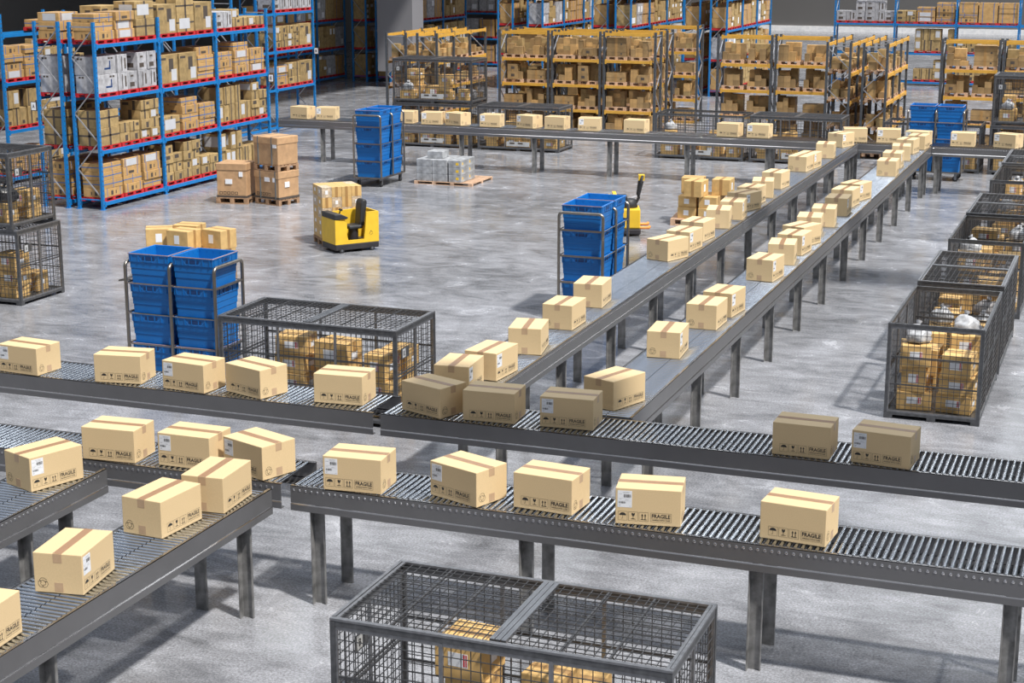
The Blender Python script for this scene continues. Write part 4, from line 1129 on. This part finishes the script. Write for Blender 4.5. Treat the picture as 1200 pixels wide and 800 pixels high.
# yellow walk-behind pallet truck
def mk_jack():
    t = empty('pallet_truck')
    m = MB(); m.box(0, 0, .13, .30, .46, .46, 'yellow'); bevel(m.build('motor_housing', t), .02, 2)
    m = MB(); m.box(-.16, .02, .08, -.10, .44, .70, 'yellow'); m.box(-.22, .04, .10, -.20, .42, .66, 'yellow'); m.build('mast_plate', t)
    m = MB(); m.box(-.10, .03, .08, 0, .43, .60, 'yellow'); m.build('battery_box', t)
    m = MB(); m.box(-.02, -.01, .03, .31, .47, .125, 'agvblack'); bevel(m.build('skirt', t), .02, 2)
    m = MB(); m.cyl((.12, .23, .46), (.12, .23, .60), .15, 16, 'seat', r2=.11); m.box(-.10, .08, .58, .08, .38, .66, 'seat'); bevel(m.build('motor_cover', t), .01, 1)
    m = MB(); m.tube([(.18, .23, .50), (.24, .23, .54), (.28, .23, .62), (.27, .23, .69)], .024, 'rubber', 8); m.cyl((.27, .23, .67), (.31, .23, .90), .035, 10, 'seat', r2=.05); m.build('tiller', t)
    m = MB(); m.tube([(.31, .10, .86), (.31, .10, .94), (.33, .14, .99), (.33, .32, .99), (.31, .36, .94), (.31, .36, .86)], .022, 'rubber', 8); m.box(.27, .16, .92, .37, .30, 1.01, 'yellow'); m.build('tiller_head', t)
    for y in (.0, .36): m = MB(); m.tube([(.30, y+.05, .14), (.44, y+.05, .14), (.46, y+.10, .15)], .028, 'orange', 6); m.build('stabiliser_arm', t)
    for y in (.05, .29):
        m = MB(); m.box(-.62, y, .05, -.15, y+.13, .095, 'yellow'); m.build('fork', t); m = MB(); m.cyl((-.54, y+.03, .035), (-.54, y+.10, .035), .035, 12, 'rubber'); m.build('fork_wheel', t)
    m = MB(); m.cyl((.13, .19, .09), (.13, .27, .09), .09, 14, 'rubber'); m.build('drive_wheel', t)
    return t
t = mk_jack(); t.location = (-9.05, 29.75, 0); t.scale = (1.12, 1.12, 1.12); t.rotation_euler.z = math.radians(20)
tag(t, 'yellow walk-behind pallet truck with black tiller behind the centre trolley', 'truck')

# ------------------------------------------------------------------ light, sky, camera
sun = bpy.data.lights.new('sun', 'SUN'); sun.energy = 5.6; sun.angle = math.radians(3.2); sun.color = (1, .955, .89)
so = bpy.data.objects.new('sun', sun); C.objects.link(so); so.rotation_euler = Vector((-.57, .25, -1)).to_track_quat('-Z', 'Y').to_euler(); so.location = (10, -5, 20)
wd = bpy.data.worlds.new('world'); scn.world = wd; wd.use_nodes = True
bg = wd.node_tree.nodes['Background']; bg.inputs['Color'].default_value = (.80, .87, 1, 1); bg.inputs['Strength'].default_value = 1.0
wn = wd.node_tree.nodes; wl = wd.node_tree.links      # sky made brighter overhead so the long conveyors' rollers shine
wt = wn.new('ShaderNodeTexCoord'); ws = wn.new('ShaderNodeSeparateXYZ'); wm = wn.new('ShaderNodeMapRange')
wl.new(wt.outputs['Generated'], ws.inputs['Vector']); wl.new(ws.outputs['Z'], wm.inputs['Value'])
wm.inputs['From Min'].default_value = .15; wm.inputs['From Max'].default_value = 1; wm.inputs['To Min'].default_value = .12; wm.inputs['To Max'].default_value = .85
wl.new(wm.outputs['Result'], bg.inputs['Strength'])

for j, y in enumerate((22, 32, 42, 52, 62, 72)):
    for x in (-14, -2, 8):
        if y > 45 and x < -5: continue
        al = bpy.data.lights.new('fill_lamp', 'AREA'); al.shape = 'RECTANGLE'; al.size = 9; al.size_y = 1.6; al.energy = 260; al.color = (.93, .97, 1)  # unseen overhead lamp, added to brighten the rollers
        ao = bpy.data.objects.new('fill_lamp', al); C.objects.link(ao); ao.location = (x, y, 10.2)
cam = bpy.data.cameras.new('camera'); co = bpy.data.objects.new('camera', cam); C.objects.link(co)
cam.sensor_width = 36; cam.lens = 1960.9/1200*36; cam.clip_end = 300; cam.clip_start = .5
pitch, yaw = .23811, -.36197
fw = Vector((math.sin(yaw)*math.cos(pitch), math.cos(yaw)*math.cos(pitch), -math.sin(pitch)))
co.location = (0, 0, 5.5); co.rotation_euler = fw.to_track_quat('-Z', 'Y').to_euler()
scn.camera = co
scn.view_settings.view_transform = 'Standard'; scn.view_settings.look = 'None'; scn.view_settings.gamma = 1
scn.view_settings.exposure = 0.0; scn.view_settings.use_curve_mapping = False
